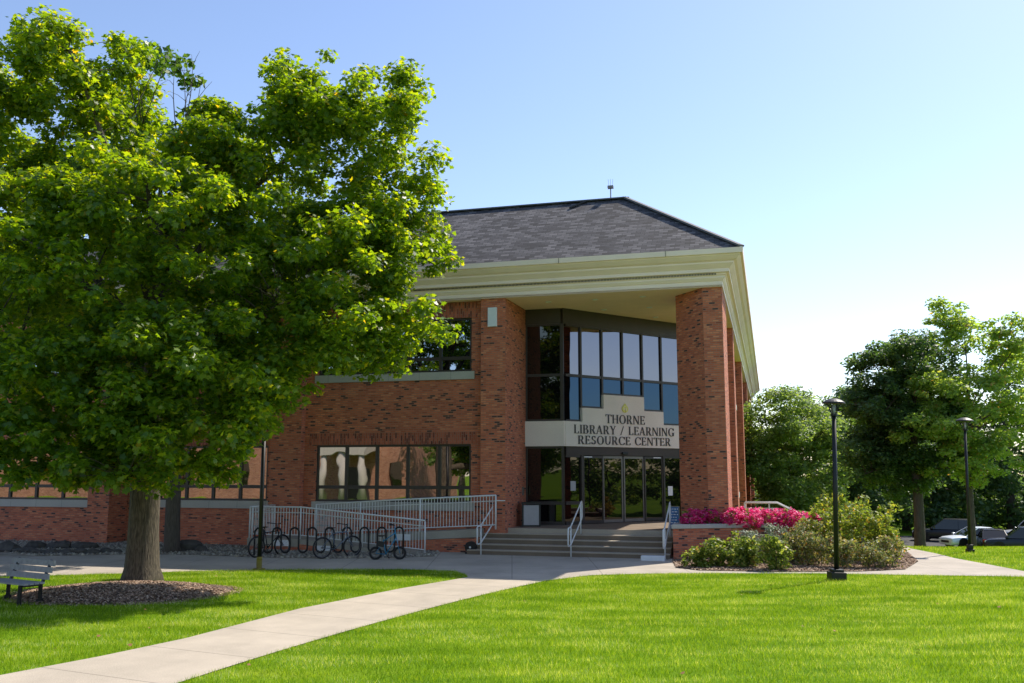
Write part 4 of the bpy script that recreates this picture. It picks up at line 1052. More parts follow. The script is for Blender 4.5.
# background trees on the right
def bgtree(px, base_y, Y, tr, th, ells, ncl, nl, cr, ls, lm, bm_, label, seed, group='trees behind the side path', **k):
    x = ap(px, 500, Y)[0]; z = terr(x, Y)
    return tree('broadleaf_tree', (x, Y, z), tr, th, ells, ncl, nl, cr, ls, k.pop('shape', OVAL), lm, bm_, label, seed=seed, group=group, twig_r=.02, **k)
bgtree(918, 545, 42, .23, 3.9, [EL(895, 365, 42, 34, 42.5, 2.0), EL(880, 410, 42, 40, 42, 2.0), EL(915, 430, 48, 50, 42.5, 2.4), EL(868, 455, 26, 34, 42, 1.4), EL(925, 375, 40, 40, 43.5, 2.0), EL(900, 475, 40, 22, 42.5, 1.8)], 330, 170, .6, .18, M['far_dark'], M['bark_mid'], 'dark green tree with thick brown trunk left of the loose pale green tree', 21, limbs=10)
bgtree(970, 547, 41, .15, 3.6, [EL(955, 322, 26, 26, 40.5, 1.2), EL(1015, 340, 26, 24, 40.5, 1.2), EL(945, 390, 42, 32, 40.5, 1.8), EL(1000, 350, 34, 32, 41, 1.6), EL(985, 410, 60, 36, 40.5, 2.1), EL(930, 435, 36, 30, 40, 1.4), EL(1000, 455, 42, 26, 41, 1.7), EL(960, 458, 40, 28, 40.5, 1.5), EL(1040, 380, 40, 44, 41.5, 1.9)], 250, 120, .52, .18, M['far_light'], M['bark_mid'], 'pale green open crowned young tree behind the far lamp post', 22, limbs=12)
bgtree(795, 545, 62, .3, 3.0, [EL(775, 422, 34, 40, 60, 2.6), EL(808, 424, 34, 36, 62, 2.6), EL(790, 470, 52, 40, 61, 3.4), EL(830, 450, 34, 42, 62, 2.4), EL(755, 460, 20, 45, 61, 2.0), EL(800, 510, 60, 25, 61, 3.0)], 330, 150, .8, .22, M['far_mid'], M['bark_dark'], 'rounded mid green tree just right of the building corner', 23, limbs=8)
bgtree(850, 545, 74, .3, 4.0, [EL(838, 425, 28, 32, 74, 2.8), EL(856, 420, 34, 40, 74, 3.4), EL(845, 500, 40, 36, 74, 3.6), EL(880, 470, 36, 50, 76, 3.6)], 320, 150, 1.0, .30, M['far_dark'], M['bark_dark'], 'dark tree behind the near lamp post, between the round tree and the thick trunked one', 24, limbs=7)
bgtree(1010, 545, 84, .35, 4.5, [EL(1000, 420, 50, 60, 84, 4.5), EL(1050, 400, 60, 70, 86, 5), EL(960, 470, 46, 46, 84, 4.0), EL(1010, 480, 70, 36, 84, 4.0)], 200, 130, 1.2, .34, M['far_dark'], M['bark_dark'], 'tall dark tree beyond the parked cars at the right edge', 25, limbs=8)
bgtree(905, 545, 88, .35, 4.5, [EL(905, 440, 60, 60, 88, 5), EL(930, 500, 60, 34, 88, 5)], 130, 130, 1.2, .34, M['far_dark'], M['bark_dark'], 'dark tree farthest back, glimpsed between the two nearer trunks', 26, limbs=7)
# far woodland mass
rg = np.random.default_rng(3); E_ = []
for i in range(46):
    px = 700 + i * 15 + rg.uniform(-8, 8); Y = rg.uniform(92, 112)
    x = ap(px, 500, Y)[0]; E_.append((x, Y, -2.8 + rg.uniform(2.5, 4.5), rg.uniform(3, 5), rg.uniform(3, 4), rg.uniform(4, 6.2)))
for i in range(40):
    px = 735 + i * 12 + rg.uniform(-6, 6); Y = rg.uniform(82, 90); x = ap(px, 500, Y)[0]; E_.append((x, Y, -2.8 + rg.uniform(.5, 2.4), 2.4, 2.2, rg.uniform(2.2, 3.4)))
cs, P, dv = crown_points(E_, 1500, 60, 1.2, rg, shell=.5, flat=.8)
V = leafcloud(P, .48, QUAD, .3, rg, dv, .5)
tag(npmesh('far_woodland', V, 4, M['far_dark']), label='dark wooded belt beyond the car park at the right', cat='woodland', kind='stuff')

# trees and building on the near side of the lawn, seen mirrored in the windows
for i, (x, y, r_, h_, lab) in enumerate([(-5.5, -26, 4.4, 11.5, 'round broadleaf tree behind the viewpoint, left of centre, mirrored in the facade windows'), (6, -18, 4.2, 11, 'round broadleaf tree behind the viewpoint, right of centre, mirrored in the dark doors'), (24, -8, 4.6, 11, 'round broadleaf tree far right of the viewpoint, beside the lawn'), (36, 10, 4.0, 8.5, 'round broadleaf tree at the far right end of the front lawn'), (-30, -9, 4.5, 11, 'round broadleaf tree far left of the viewpoint, beside the lawn'), (-24.5, -11, 4.6, 10, 'round broadleaf tree behind the viewpoint, before the right end of the brick hall'), (-17, -15, 4.4, 10.5, 'round broadleaf tree behind the viewpoint, between brick hall and the tree left of centre')]):
    tree('broadleaf_tree', (x, y, 0), .3, 3.2, [(x, y, h_ * .62, r_, r_, h_ * .36), (x + 1.2, y + .5, h_ * .45, r_ * .9, r_ * .9, h_ * .2), (x - 1.0, y - .8, h_ * .75, r_ * .6, r_ * .6, h_ * .22)], 90, 90, 1.0, .34, QUAD, M['far_mid'], M['bark_dark'], lab, seed=40 + i, limbs=7, group='trees round the near side of the lawn')
for i, (x, y, lab) in enumerate([(28, 40, 'farthest of the low bushy trees in a row beyond the right end of the path'), (29, 35, 'second farthest low bushy tree of the row beyond the right end of the path'), (29.5, 30, 'middle low bushy tree of the row beyond the right end of the path'), (28.5, 25, 'second nearest low bushy tree of the row beyond the right end of the path'), (28, 20, 'nearest low bushy tree of the row beyond the right end of the path')]):
    z_ = terr(x, y)
    tree('small_tree', (x, y, z_), .12, 1.0, [(x, y, z_ + 2.4, 2.9, 2.9, 2.4), (x + .8, y, z_ + 3.9, 1.8, 1.8, 1.6)], 70, 80, .8, .3, QUAD, M['far_mid'], M['bark_dark'], lab, seed=70 + i, limbs=5, twigs=False, group='low bushy trees beyond the right end of the path')
ob_ = empty('brick_hall', tuple(W(-40, -50)), -BA, label='sunlit brick hall with cream portico across the lawn, mirrored in the lower windows', cat='building')
hops = [(x_, x_ + 1.3, 1.4, 3.6) for x_ in (-44, -37, -30, -22, -14, -7.5, -1.0, 5.5, 15)]
mb = MB(); wall_cells(mb, -50, 17, -.5, 8.2, -.4, 0, hops); mb.box(-50, 17, -14, -.402, -.5, 8.19); mb.build('brick_wall', M['hall_brick'], ob_)
for o_ in hops:
    f = MB(); f.box(o_[0], o_[1], -.3, -.28, o_[2], o_[3]); f.build('window', M['glass_dark'], ob_)
MB().box(-50.5, 17.5, -.1, .5, 8.2, 9.1).build('cornice', M['cream'], ob_)
MB().box(9.0, 14.0, 0.002, 3.2, 4.3, 5.6).build('portico_beam', M['stone'], ob_)
for x_ in (9.5, 11.5, 13.5): MB().tube([(x_, 2.7, 0), (x_, 2.7, 4.3)], [.36, .32], 16).build('column', M['stone'], ob_, smooth=True)
MB().box(10.0, 13.0, .003, .06, 0, 3.0).build('door', M['bronze'], ob_)

# --- shrubs and perennials
def shrub(name, ells, n, ls, m, label, cat, shape=OVAL, seed=0, up=.3, group=None, stems=14, h0=0.0, cr=.16, flat=.9, extra=None):
    rg = np.random.default_rng(seed); rn = random.Random(seed)
    bx = sum(e[0] for e in ells) / len(ells); by = sum(e[1] for e in ells) / len(ells)
    t = empty(name, (bx, by, h0), 0, label=label, cat=cat, group=group)
    L = [(e[0] - bx, e[1] - by, e[2] - h0, *e[3:]) for e in ells]
    ncl = max(6, n // 45); cs, P, dv = crown_points(L, ncl, 45, cr, rg, .45, flat)
    P = P[P[:, 2] > .03]
    V = leafcloud(P, ls, shape, up, rg)
    npmesh('foliage', V, len(shape), m, t)
    mb = MB()
    for i in range(stems):
        c = cs[rn.randrange(len(cs))]; b0 = Vector((c[0] * .6, c[1] * .6, 0)); mb.tube(bez(b0, Vector((c[0] * .8, c[1] * .8, c[2] * .6)), c, 3), [.010, .008, .006, .004], 5)
    mb.build('stems', M['bark_mid'], t)
    if extra:
        em, en, es = extra; cs2, P2, _ = crown_points(L, max(4, en // 14), 14, cr * .8, rg, .9, flat); P2 = P2[P2[:, 2] > .05]
        npmesh('blossom', leafcloud(P2, es, QUAD, .6, rg), 4, em, t)
    return t
def sh(px, py_base, w_px, h_px, depth, lift=0):
    """an ellipsoid standing at the ground place under pixel px,py_base"""
    x, y = gp(px, py_base); k_ = y / 929; return (x, y, lift + h_px * k_ * .46, w_px * k_ / 2, depth, h_px * k_ * .56)
G1 = 'mixed shrubs in the bed below the planter'
shrub('perennial_clump', [sh(712, 567, 46, 30, .4), sh(697, 568, 26, 20, .3)], 2900, 0.105, M['shrub_green'], 'low green perennial at the left end of the bed, nearest the steps', 'plant', seed=1, group=G1)
shrub('perennial_clump', [sh(748, 568, 46, 32, .45), sh(732, 565, 34, 32, .4)], 2900, 0.105, M['shrub_green'], 'bushy green perennial in the bed, right of the lowest one', 'plant', seed=2, group=G1)
shrub('perennial_clump', [sh(776, 570, 38, 32, .4)], 1800, 0.105, M['shrub_green'], 'low green perennial below the silver shrub', 'plant', seed=3, group=G1)
shrub('silver_shrub', [sh(770, 563, 52, 36, .45, .05), sh(752, 561, 30, 32, .3, .12), sh(795, 563, 44, 36, .5)], 5200, 0.072, M['shrub_silver'], 'silver leaved shrub spilling over the planter coping', 'shrub', seed=4, group=G1, cr=.13)
shrub('bronze_shrub', [sh(815, 566, 50, 42, .5), sh(800, 564, 36, 42, .4), sh(845, 568, 44, 36, .5)], 6000, 0.085, M['shrub_purple'], 'purple brown shrub with orange leaves in the middle of the bed', 'shrub', seed=5, group=G1)
shrub('yellow_green_shrub', [sh(822, 560, 46, 58, .5), sh(840, 558, 34, 62, .4)], 4200, 0.102, M['shrub_yellow'], 'tall yellow green shrub behind the near lamp post', 'shrub', seed=6, group=G1)
shrub('yellow_green_shrub', [sh(872, 562, 56, 56, .6), sh(858, 560, 36, 66, .5), sh(888, 562, 34, 52, .4)], 6500, 0.102, M['shrub_yellow'], 'tall yellow green shrub right of the near lamp post at the end of the bed', 'shrub', seed=7, group=G1)
shrub('bronze_shrub', [sh(890, 567, 30, 34, .4), sh(872, 569, 34, 26, .4)], 3200, 0.076, M['shrub_purple'], 'low bronze and orange shrub at the right end of the bed', 'shrub', seed=8, group=G1)
# leggy shoots
for i, (px, base, top_y, lab) in enumerate([(820, 556, 497, 'leggy bright shoot left of the lamp post, above the shrubs'), (868, 556, 500, 'leggy shoot with reddish tip rising from the right shrubs'), (884, 558, 508, 'arching leafy shoot at the right end of the bed'), (852, 556, 506, 'thin leafy shoot just right of the lamp post')]):
    x, y = gp(px, base); H_ = (base - top_y) * y / 929
    t = empty('leafy_shoot', (x, y, 0), 0, label=lab, cat='plant', group='leggy shoots above the shrubs')
    rn = random.Random(i); tip = Vector((rn.uniform(-.1, .35), 0, H_)); cur = bez((0, 0, 0), (0, 0, H_ * .6), tip, 8)
    MB().tube(cur, .008, 5).build('stem', M['bark_mid'], t)
    rg = np.random.default_rng(60 + i); PP = []
    for k_ in range(170):
        q = cur[int(rg.integers(3, 9))]; PP.append([q.x + rg.normal() * .13, q.y + rg.normal() * .12, q.z + rg.normal() * .09])
    npmesh('foliage', leafcloud(np.array(PP), .13, OVAL, .3, rg), 6, M['shrub_yellow'], t)
# flower bed in the planter: several mounded plants
fl_spots = []
rn = random.Random(9)
for i in range(13):
    px = 693 + i * 9.9; yy = 521.0 - (i % 2) * 1.2
    fl_spots.append((px, yy))
labs = ['leftmost, against the corner pier']
for i, (px, yy) in enumerate(fl_spots):
    x, y = gp(px, yy, 1.15); y += .1 + .15 * (i % 3)
    hh = .38 if i > 10 else .48
    lab = 'magenta flowering plant in the planter, ' + ('leftmost, against the corner pier' if i == 0 else 'rightmost of the row' if i == 12 else 'counted %s from the left of the row' % ['', 'second', 'third', 'fourth', 'fifth', 'sixth', 'seventh', 'eighth', 'ninth', 'tenth', 'eleventh', 'twelfth'][i])
    shrub('flowering_plant', [(x, y, .92 + hh * .6, .36, .34, hh * .62)], 520, .07, M['shrub_green'], lab, 'flowers', seed=80 + i, h0=.88, stems=4, cr=.1, group='magenta flowers in the planter', extra=(M['flower_pink'], 1400, .078))
for i, (px, lab) in enumerate([(716, 'rusty gold foliage plant behind the flowers at the pier'), (730, 'bright gold foliage plant behind the magenta flowers')]):
    x, y = gp(px, 520, 1.0); y += 1.3
    shrub('gold_foliage_plant', [(x, y, 1.22, .5, .3, .36)], 800, .07, M['flower_gold'], lab, 'plant', seed=120 + i, h0=.88, stems=6, cr=.1)
x, y = gp(812, 520, 1.0)
shrub('trailing_shrub', [(x, y + .2, 1.1, .65, .4, .26), (x - .9, y, 1.02, .6, .3, .18)], 1800, .07, M['shrub_green'], 'trailing green shrub over the right end of the planter', 'shrub', seed=130, h0=.88, stems=6, cr=.1, extra=(M['flower_pink'], 60, .06))
# side railing behind the flowers
t = empty('side_railing', tuple(W(0, 0)), -BA, label='white pipe railing of the side entrance behind the magenta flowers', cat='railing')
for dv_ in (0, 1.4):
    r1 = [(8.5, 12 + dv_, 1.32), (9.9, 12 + dv_, 1.32), (11.1, 12 + dv_, .72), (11.4, 12 + dv_, .70)]
    MB().tube(r1, .03, 8).tube([(p[0], p[1], p[2] - .28) for p in r1], .02, 6).tube([(p[0], p[1], p[2] - .5) for p in r1], .02, 6).build('rail', M['white_rail'], t, smooth=True)
    for u_, zt_ in ((8.5, 1.32), (9.55, 1.32), (11.2, .70)): MB().tube([(u_, 12 + dv_, -1.2), (u_, 12 + dv_, zt_)], .03, 8).build('post', M['white_rail'], t)
st_ = MB()
st_.box(8.35, 9.8, 11.8, 13.6, -1.6, .2)
for k_ in range(4): st_.box(9.802 + .3 * k_, 10.1 + .3 * k_, 11.8, 13.6, -1.6, .05 - .15 * k_)
st_.build('landing', M['step'], t)

# ================================================================== STREET FURNITURE
def lamp(base, rot=0, label='', tilt=(0, 0), ybase=False, bs=1.0):
    t = empty('street_lamp', base, rot, label=label, cat='street lamp', group='black path lamps')
    t.rotation_euler = (tilt[0], tilt[1], rot)
    if ybase: MB().disc((0, 0, .02), (0, 0, 1), .17, .05, 16).tube([(0, 0, .04), (0, 0, .27)], .078, 12).build('base', M['foot_yellow'], t)
    else: MB().prism([(-.19 * bs, -.19 * bs), (.19 * bs, -.19 * bs), (.19 * bs, .19 * bs), (-.19 * bs, .19 * bs)], -.05, .20 * bs).prism([(-.14 * bs, -.14 * bs), (.14 * bs, -.14 * bs), (.14 * bs, .14 * bs), (-.14 * bs, .14 * bs)], .20 * bs + .002, .27).build('base', M['black_metal'], t, bevel=.015)
    po = MB().tube([(0, 0, .27), (0, 0, 4.12)], [.064 * (.4 + .6 * bs), .055 * (.4 + .6 * bs)], 12).build('pole', M['black_metal'], t, smooth=True)
    if ybase: MB().tube([(0, 0, .271), (0, 0, .36)], [.079, .077], 12).build('yellow_foot', M['foot_yellow'], po, smooth=True)
    MB().tube([(0, 0, 4.12), (0, 0, 4.16)], .09, 12).build('collar', M['black_metal'], t)
    y_ = MB()
    for k_ in range(4):
        a = PI / 4 + k_ * PI / 2; y_.tube(bez((.05 * math.cos(a), .05 * math.sin(a), 4.14), (.10 * math.cos(a), .10 * math.sin(a), 4.32), (.20 * math.cos(a), .20 * math.sin(a), 4.44), 5), .012, 6)
    y_.build('yoke', M['black_metal'], t)
    MB().tube([(0, 0, 4.17), (0, 0, 4.40)], [.035, .045], 12).build('lens', M['grey_panel'], t, smooth=True)
    MB().tube([(0, 0, 4.44), (0, 0, 4.47), (0, 0, 4.52), (0, 0, 4.56)], [.29, .28, .20, .10], 20).build('lamp_shade', M['black_metal'], t, smooth=False)
    return t
lamp((*gp(836.8, 580), 0), label='black path lamp on the front lawn before the shrub bed', tilt=(0, rad(1.8)))
x, y = gp(970, 552); lamp((x, y, -.02), label='smaller looking farther black path lamp in front of the pale green tree', tilt=(0, rad(1.6)), bs=.6)
x, y = gp(259, 570); lamp((x, y, 0), label='black path lamp with yellow foot by the bike rack, head hidden in leaves', ybase=True)

# wave bike rack
rk0 = Vector((*gp(254, 556.5), 0)); rk1 = Vector((*gp(403, 555.5), 0)); rd_ = (rk1 - rk0); Lr = rd_.length; ra = math.atan2(rd_.y, rd_.x)
rack = empty('bike_rack', tuple(rk0), ra, label='black wave shaped bike rack in front of the ramp railing', cat='bike rack')
n_h = 9; pitch_ = Lr / (n_h - .5); pts = []; w_ = pitch_ / 2; r_ = w_ / 2
zt_, zb_ = .90, .12
x_ = 0
for h_ in range(n_h):
    if h_ == 0: pts.append((x_, 0, 0))
    else: pts.append((x_, 0, zb_ + r_))
    pts.append((x_, 0, zt_ - r_))
    for k_ in range(1, 8): a = PI - PI * k_ / 8; pts.append((x_ + r_ + r_ * math.cos(a), 0, zt_ - r_ + r_ * math.sin(a)))
    pts.append((x_ + w_, 0, zt_ - r_))
    if h_ < n_h - 1:
        pts.append((x_ + w_, 0, zb_ + r_))
        for k_ in range(1, 8): a = PI + PI * k_ / 8; pts.append((x_ + w_ + r_ + r_ * math.cos(a), 0, zb_ + r_ + r_ * math.sin(a)))
    else: pts.append((x_ + w_, 0, 0))
    x_ += 2 * w_
MB().tube(pts, .030, 8).build('wave_tube', M['black_metal'], rack, smooth=True)
for q in (0, x_ - w_): MB().disc((q, 0, .01), (0, 0, 1), .09, .02).build('foot_plate', M['black_metal'], rack)

# bicycles
def bicycle(loc, rz, R_w, wb, col, label, steer=.0, tyre=.026, kind='adult', bar_h=1.02, seat_h=.95):
    t = empty('bicycle', loc, rz, label=label, cat='bicycle', group='bicycles at the rack')
    fm = simple('bike_paint', col, .35, metal=.2)
    rub = M['black_metal']
    xr, xf = 0, wb; bb = Vector((wb * .42, 0, R_w * .82)); st = Vector((wb * .30, 0, seat_h - .12)); hd = Vector((wb * .80, 0, bar_h - .22)); hd2 = Vector((wb * .84, 0, bar_h - .36))
    f = MB()
    for a, b in ((bb, st), (st.lerp(bb, .12), hd), (bb, hd2), (hd + (hd - hd2) * .3, hd2)): f.tube([a, b], .017, 8)
    for s_ in (-.05, .05):
        f.tube([bb + Vector((0, s_ * .4, 0)), Vector((xr, s_, R_w))], .010, 6); f.tube([st.lerp(bb, .15), Vector((xr, s_, R_w))], .008, 6)
    f.build('frame', fm, t, smooth=True)
    fk = MB()
    for s_ in (-.05, .05): fk.tube([hd2 + Vector((.01, 0, -.02)), hd2 + Vector((.02, s_, -.08)), Vector((xf, s_, R_w))], .012, 6)
    fk.tube([hd2, hd, Vector((wb * .765, 0, bar_h - .02))], .015, 8); fk.build('fork', fm, t, smooth=True)
    for x0_ in (xr, xf):
        wh = MB().torus((x0_, 0, R_w), (0, 1, 0), R_w - tyre, tyre, 28, 6).build('wheel', rub, t, smooth=True)
        MB().torus((x0_, 0, R_w), (0, 1, 0), R_w - tyre * 2.3, .008, 24, 5).build('rim', M['steel'], wh)
        sp_ = MB()
        for k_ in range(16):
            a = 2 * PI * k_ / 16; sp_.tube([(x0_, .015 * (-1) ** k_, R_w), (x0_ + (R_w - tyre * 2.2) * math.cos(a), 0, R_w + (R_w - tyre * 2.2) * math.sin(a))], .0022, 3)
        sp_.disc((x0_, 0, R_w), (0, 1, 0), .025, .08, 8); sp_.build('spokes', M['steel'], wh)
    sd = MB(); c = st + Vector((-.02, 0, .13)); sd.add([c + Vector(p) for p in [(-.13, -.075, 0), (-.13, .075, 0), (.02, .04, 0), (.14, .018, -.01), (.14, -.018, -.01), (.02, -.04, 0), (-.12, -.07, -.045), (-.12, .07, -.045), (.02, .035, -.04), (.13, .015, -.03), (.13, -.015, -.03), (.02, -.035, -.04)]],
        [(0, 5, 4, 3, 2, 1), (6, 7, 8, 9, 10, 11), (0, 1, 7, 6), (1, 2, 8, 7), (2, 3, 9, 8), (3, 4, 10, 9), (4, 5, 11, 10), (5, 0, 6, 11)])
    sd.tube([st, c + Vector((0, 0, -.04))], .013, 6); sd.build('saddle', rub, t)
    hb = MB(); b0 = Vector((wb * .765, 0, bar_h)); hb.tube([b0 + Vector((-.10, -.29, .03)), b0 + Vector((0, -.14, .01)), b0, b0 + Vector((0, .14, .01)), b0 + Vector((-.10, .29, .03))], .013, 6)
    hb.tube([b0 + Vector((-.16, -.31, .03)), b0 + Vector((-.08, -.27, .03))], .019, 6).tube([b0 + Vector((-.16, .31, .03)), b0 + Vector((-.08, .27, .03))], .019, 6); hb.build('handlebar', rub, t)
    ck = MB().torus(tuple(bb + Vector((0, .05, 0))), (0, 1, 0), .085, .008, 16, 5)
    ck.tube([bb + Vector((0, .06, 0)), bb + Vector((.10, .07, -.12))], .009, 5).tube([bb + Vector((0, -.06, 0)), bb + Vector((-.10, -.07, .12))], .009, 5)
    ck.sweepbox(bb + Vector((.10, .05, -.12)), bb + Vector((.10, .16, -.12)), .07, .02).sweepbox(bb + Vector((-.10, -.05, .12)), bb + Vector((-.10, -.16, .12)), .07, .02); ck.build('crankset', M['black_metal'], t)
    return t
xb, yb = gp(322, 559); bicycle((xb, yb, 0), rad(38), .34, 1.05, (.16, .20, .26), 'grey blue adult bicycle parked at the middle of the rack')
xb, yb = gp(256, 558); bicycle((xb, yb, 0), rad(55), .34, 1.05, (.012, .012, .014), 'black bicycle at the left end of the rack, behind the lamp post')
xb, yb = gp(375.5, 560); 
bk = bicycle((xb, yb, 0), rad(8), .205, .74, (.02, .24, .42), 'small bright blue and black bicycle with fat tyres at the right of the rack', tyre=.035, bar_h=1.04, seat_h=.74)
MB().sweepbox((.06, 0, .50), (.26, 0, .46), .12, .16).build('rear_bag', M['black_metal'], bk)

# bench
bx_, by_ = gp(42, 604)
be = empty('park_bench', (bx_, by_, 0), 0, label='grey slatted bench with dark frame under the maple at the left edge', cat='bench')
axd = Vector((.86, -.51, 0)); fcd = Vector((-.51, -.86, 0))
def bp(s_, d__, z): return axd * s_ + fcd * d__ + Vector((0, 0, z))     # s along, d forward
slm = simple('weathered_slat', (.33, .31, .31), .8, var=.2, scale=12)
Lb = 1.42
for k_, (d__, z) in enumerate([(-.07, .54), (-.13, .67), (-.19, .80)]):
    MB().sweepbox(bp(-Lb, d__, z), bp(.06, d__, z), .035, .115).build('back_slat', slm, be)
for k_ in range(4):
    d__ = .06 + .115 * k_; MB().sweepbox(bp(-Lb, d__, .43), bp(.06, d__, .43), .095, .035).build('seat_slat', slm, be)
for s_ in (-.12, -1.25):
    MB().sweepbox(bp(s_, -.02, .08), bp(s_, -.02, .40), .06, .06).sweepbox(bp(s_, -.045, .40), bp(s_, -.235, .86), .05, .05).sweepbox(bp(s_, -.02, .385), bp(s_, .44, .385), .05, .05).sweepbox(bp(s_, .42, 0.0), bp(s_, .42, .40), .06, .06).sweepbox(bp(s_, -.02, 0), bp(s_, -.02, .10), .10, .10).build('bench_leg', M['black_metal'], be)

# boulders along the foot of the left wing
def rock(c, sx, sy, sz, seed, label):
    bm = bmesh.new(); bmesh.ops.create_icosphere(bm, subdivisions=2, radius=1); rn = random.Random(seed)
    ph = [rn.uniform(0, 6) for _ in range(6)]
    for v in bm.verts:
        k_ = 1 + .22 * math.sin(v.co.x * 2.6 + ph[0]) * math.sin(v.co.y * 3 + ph[1]) + .14 * math.sin(v.co.z * 4 + ph[2]) + rn.uniform(-.06, .06)
        v.co = Vector((v.co.x * sx * k_, v.co.y * sy * k_, max(-.4, v.co.z) * sz * k_))
    me = bpy.data.meshes.new('boulder'); bm.to_mesh(me); bm.free(); me.materials.append(M['rock'])
    o = bpy.data.objects.new('boulder', me); COL.objects.link(o); o.location = c; o.rotation_euler = (0, 0, rn.uniform(-.3, .3))
    tag(o, label=label, cat='rock', group='dark stones along the foot of the left wing')
rk = [(8, 552, .50, .5), (27, 553, .42, .26), (40, 554, .34, .24), (53, 554, .36, .26), (66, 554, .34, .26), (79, 554, .36, .26), (93, 554, .36, .24), (106, 553, .30, .22), (60, 549, .4, .5), (84, 549, .45, .42), (36, 549, .4, .4), (188, 551.5, .42, .62), (200, 552, .26, .3), (116, 553, .24, .2)]
rl = ['large dark rounded stone at the far left edge of the picture', 'first low edging stone right of the large rounded one', 'second low edging stone from the left, above the bench back', 'third low edging stone from the left', 'fourth low edging stone from the left', 'fifth low edging stone from the left', 'sixth low edging stone from the left', 'low edging stone under the brick pilaster', 'raised dark stone behind the third and fourth edging stones', 'raised dark stone behind the fifth edging stone', 'raised dark stone behind the first edging stones', 'pointed dark stone just right of the slim dark trunk', 'small stone right of the pointed dark one', 'small edging stone beside the big maple trunk']
for i, ((px, py, s_, h_), lab) in enumerate(zip(rk, rl)):
    x, y = gp(px, py); rock((x, y, h_ * .15), s_, s_ * .7, h_ * .5, i, lab)

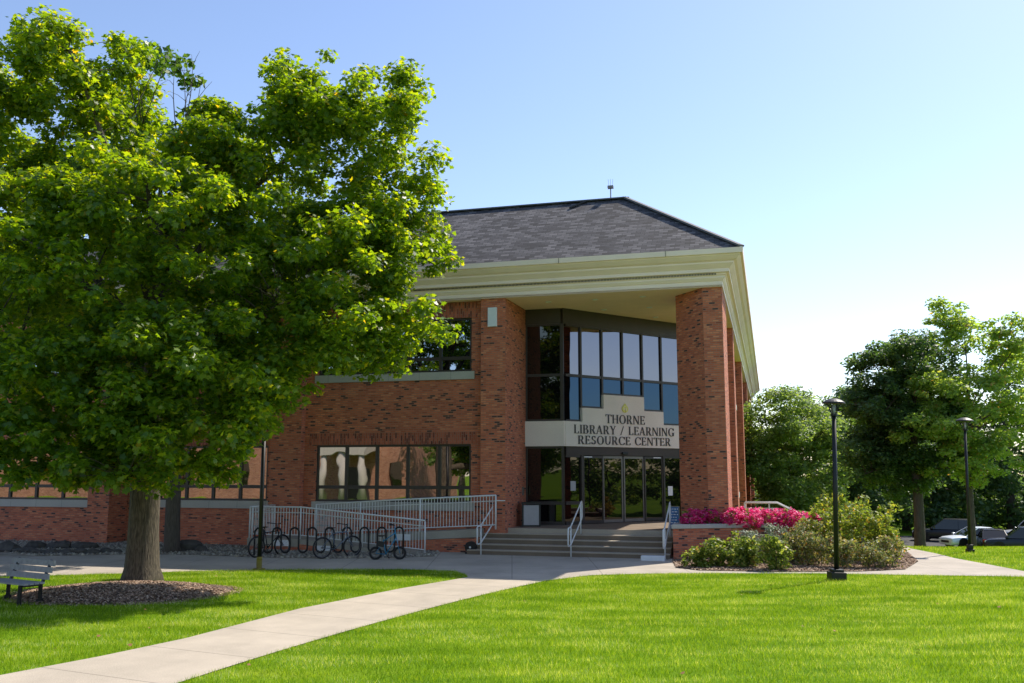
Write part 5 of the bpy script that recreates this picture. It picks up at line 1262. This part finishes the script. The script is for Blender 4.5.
# ================================================================== CARS
def car(loc, rz, col, label, L=4.6, Wd=1.82, Hh=1.45, suv=False):
    t = empty('parked_car', loc, rz, label=label, cat='car', group='cars parked beyond the verge')
    pm = simple('car_paint', col, .25, metal=.15, var=.03); h = Wd / 2
    lowz, belt = .22, (.95 if suv else .86)
    # body: lofted sections along x (front = +x)
    xs_ = [-L / 2, -L / 2 + .10, -L * .33, -L * .1, L * .15, L * .30, L * .44, L / 2 - .08, L / 2]
    tz = [belt - .22, belt + (.03 if not suv else .02), belt + .04, belt + .02, belt, belt - .03, belt - .09, belt - .16, belt - .26]
    hw = [h * .88, h * .96, h, h, h, h * .99, h * .97, h * .91, h * .82]
    vs, fs = [], []
    for x_, z_, w_ in zip(xs_, tz, hw):
        prof_ = [(-w_ * .9, lowz), (-w_, lowz + .15), (-w_ * 1.0, z_ * .72), (-w_ * .93, z_ - .05), (-w_ * .80, z_), (0, z_ + .035), (w_ * .80, z_), (w_ * .93, z_ - .05), (w_, z_ * .72), (w_, lowz + .15), (w_ * .9, lowz)]
        vs += [(x_, a, b) for a, b in prof_]
    k_ = 11
    for i in range(len(xs_) - 1):
        for j in range(k_): fs.append((i * k_ + j, i * k_ + (j + 1) % k_, (i + 1) * k_ + (j + 1) % k_, (i + 1) * k_ + j))
    fs += [tuple(range(k_)), tuple(range((len(xs_) - 1) * k_, len(xs_) * k_))]
    MB().add(vs, fs).build('body', pm, t, smooth=True, bevel=.02)
    # cabin: glass house with painted roof
    if suv: cx = [-L / 2 + .12, -L / 2 + .35, L * .02, L * .22]
    else: cx = [-L * .42, -L * .22, L * .02, L * .24]
    zb_, zt2 = belt + .01, Hh - .05; wb_, wt = h * .88, h * .70
    vs = [(cx[0], -wb_, zb_), (cx[3], -wb_, zb_), (cx[3], wb_, zb_), (cx[0], wb_, zb_), (cx[1], -wt, zt2), (cx[2], -wt, zt2), (cx[2], wt, zt2), (cx[1], wt, zt2)]
    MB().add(vs, [(3, 2, 1, 0), (4, 5, 6, 7), (0, 1, 5, 4), (1, 2, 6, 5), (2, 3, 7, 6), (3, 0, 4, 7)]).build('windows', M['glass_dark'], t)
    MB().add([(cx[1] - .05, -wt - .02, zt2 + .002), (cx[2] + .06, -wt - .02, zt2 + .002), (cx[2] + .06, wt + .02, zt2 + .002), (cx[1] - .05, wt + .02, zt2 + .002), (cx[1] + .1, -wt * .8, Hh), (cx[2] - .08, -wt * .8, Hh), (cx[2] - .08, wt * .8, Hh), (cx[1] + .1, wt * .8, Hh)],
             [(3, 2, 1, 0), (4, 5, 6, 7), (0, 1, 5, 4), (1, 2, 6, 5), (2, 3, 7, 6), (3, 0, 4, 7)]).build('roof', pm, t, smooth=True, bevel=.02)
    pi_ = MB()
    for s_ in (-1, 1):
        for a, b in ((0, 4), (1, 5)): 
            p, q = Vector(vs[a]), Vector(vs[b]); pi_.sweepbox((p.x, s_ * (wb_ + .005), p.z), (q.x, s_ * (wt + .005), q.z), .05, .06)
        m0 = (cx[1] + cx[2]) / 2; pi_.sweepbox((m0, s_ * (wb_ + .004), zb_), (m0, s_ * (wt + .004), zt2), .03, .06)
    pi_.build('pillars', pm, t)
    for x_ in (-L * .30, L * .31):
        for s_ in (-1, 1):
            wh = MB().torus((x_, s_ * (h - .09), .32), (0, 1, 0), .235, .085, 20, 8).build('wheel', M['black_metal'], t, smooth=True)
            MB().disc((x_, s_ * (h - .055), .32), (0, 1, 0), .19, .05, 14).build('rim', M['steel'], wh)
            MB().disc((x_, s_ * (h - .11), .35), (0, 1, 0), .39, .23, 18).build('wheel_arch', M['black_metal'], t)
    lm_ = simple('headlight_glass', (.7, .7, .68), .1); rm_ = simple('tail_light', (.35, .01, .01), .2)
    for s_ in (-1, 1):
        MB().sweepbox((L / 2 - .16, s_ * (h * .62), belt - .26), (L / 2 - .16, s_ * (h * .86), belt - .24), .26, .12).build('headlight', lm_, t, bevel=.02)
        MB().sweepbox((-L / 2 + .06, s_ * (h * .62), belt - .12), (-L / 2 + .06, s_ * (h * .93), belt - .12), .16, .16).build('tail_light', rm_, t, bevel=.02)
        MB().sweepbox((cx[3] - .12, s_ * (h - .02), belt + .08), (cx[3] - .12, s_ * (h + .16), belt + .10), .12, .13).build('mirror', pm, t, bevel=.02)
    MB().box(L / 2 - .03, L / 2 + .015, -.45, .45, .38, .54).build('grille', M['black_metal'], t)
    MB().box(-L / 2 - .012, -L / 2 + .03, -.26, .26, .50, .62).build('number_plate', M['white_plastic'], t)
    return t
def cpos(px, Y): x = ap(px, 520, Y)[0]; return (x, Y, -2.735)
car(cpos(973, 68), rad(180 + 8), (.78, .84, .90), 'white saloon with its nose pointing left, behind the pale green tree')
car(cpos(945, 74), rad(180 - 30), (.02, .02, .024), 'dark estate car behind the nose of the white saloon', suv=True, Hh=1.75, L=4.8)
car(cpos(991, 66), rad(90 - 20), (.018, .016, .018), 'black hatchback right of the pale green tree trunk, tail towards the lawn', L=4.2)
car(cpos(1020, 64), rad(180 - 22), (.03, .035, .045), 'dark blue grey off roader at the right edge, nearest the verge', suv=True, Hh=1.72, L=4.7)
car(cpos(1034, 73), rad(180), (.45, .47, .50), 'silver van like car showing its roof behind the dark off roader', suv=True, Hh=1.95, L=4.8)
# fallen leaves on the lawn
xx, yy = scatter(lawnR, .10); x2, y2 = scatter(lawnL, .25)
xx = np.concatenate([xx, x2]); yy = np.concatenate([yy, y2])
dry = simple('dry_leaf', (.28, .13, .05), .8)
tag(npmesh('fallen_leaves', leafcloud(np.stack([xx, yy, np.full(len(xx),   .055)], 1), .07, LEAF, 2.0, rng), 14, dry), label='scattered dry brown leaves on the grass', cat='leaves', kind='stuff')
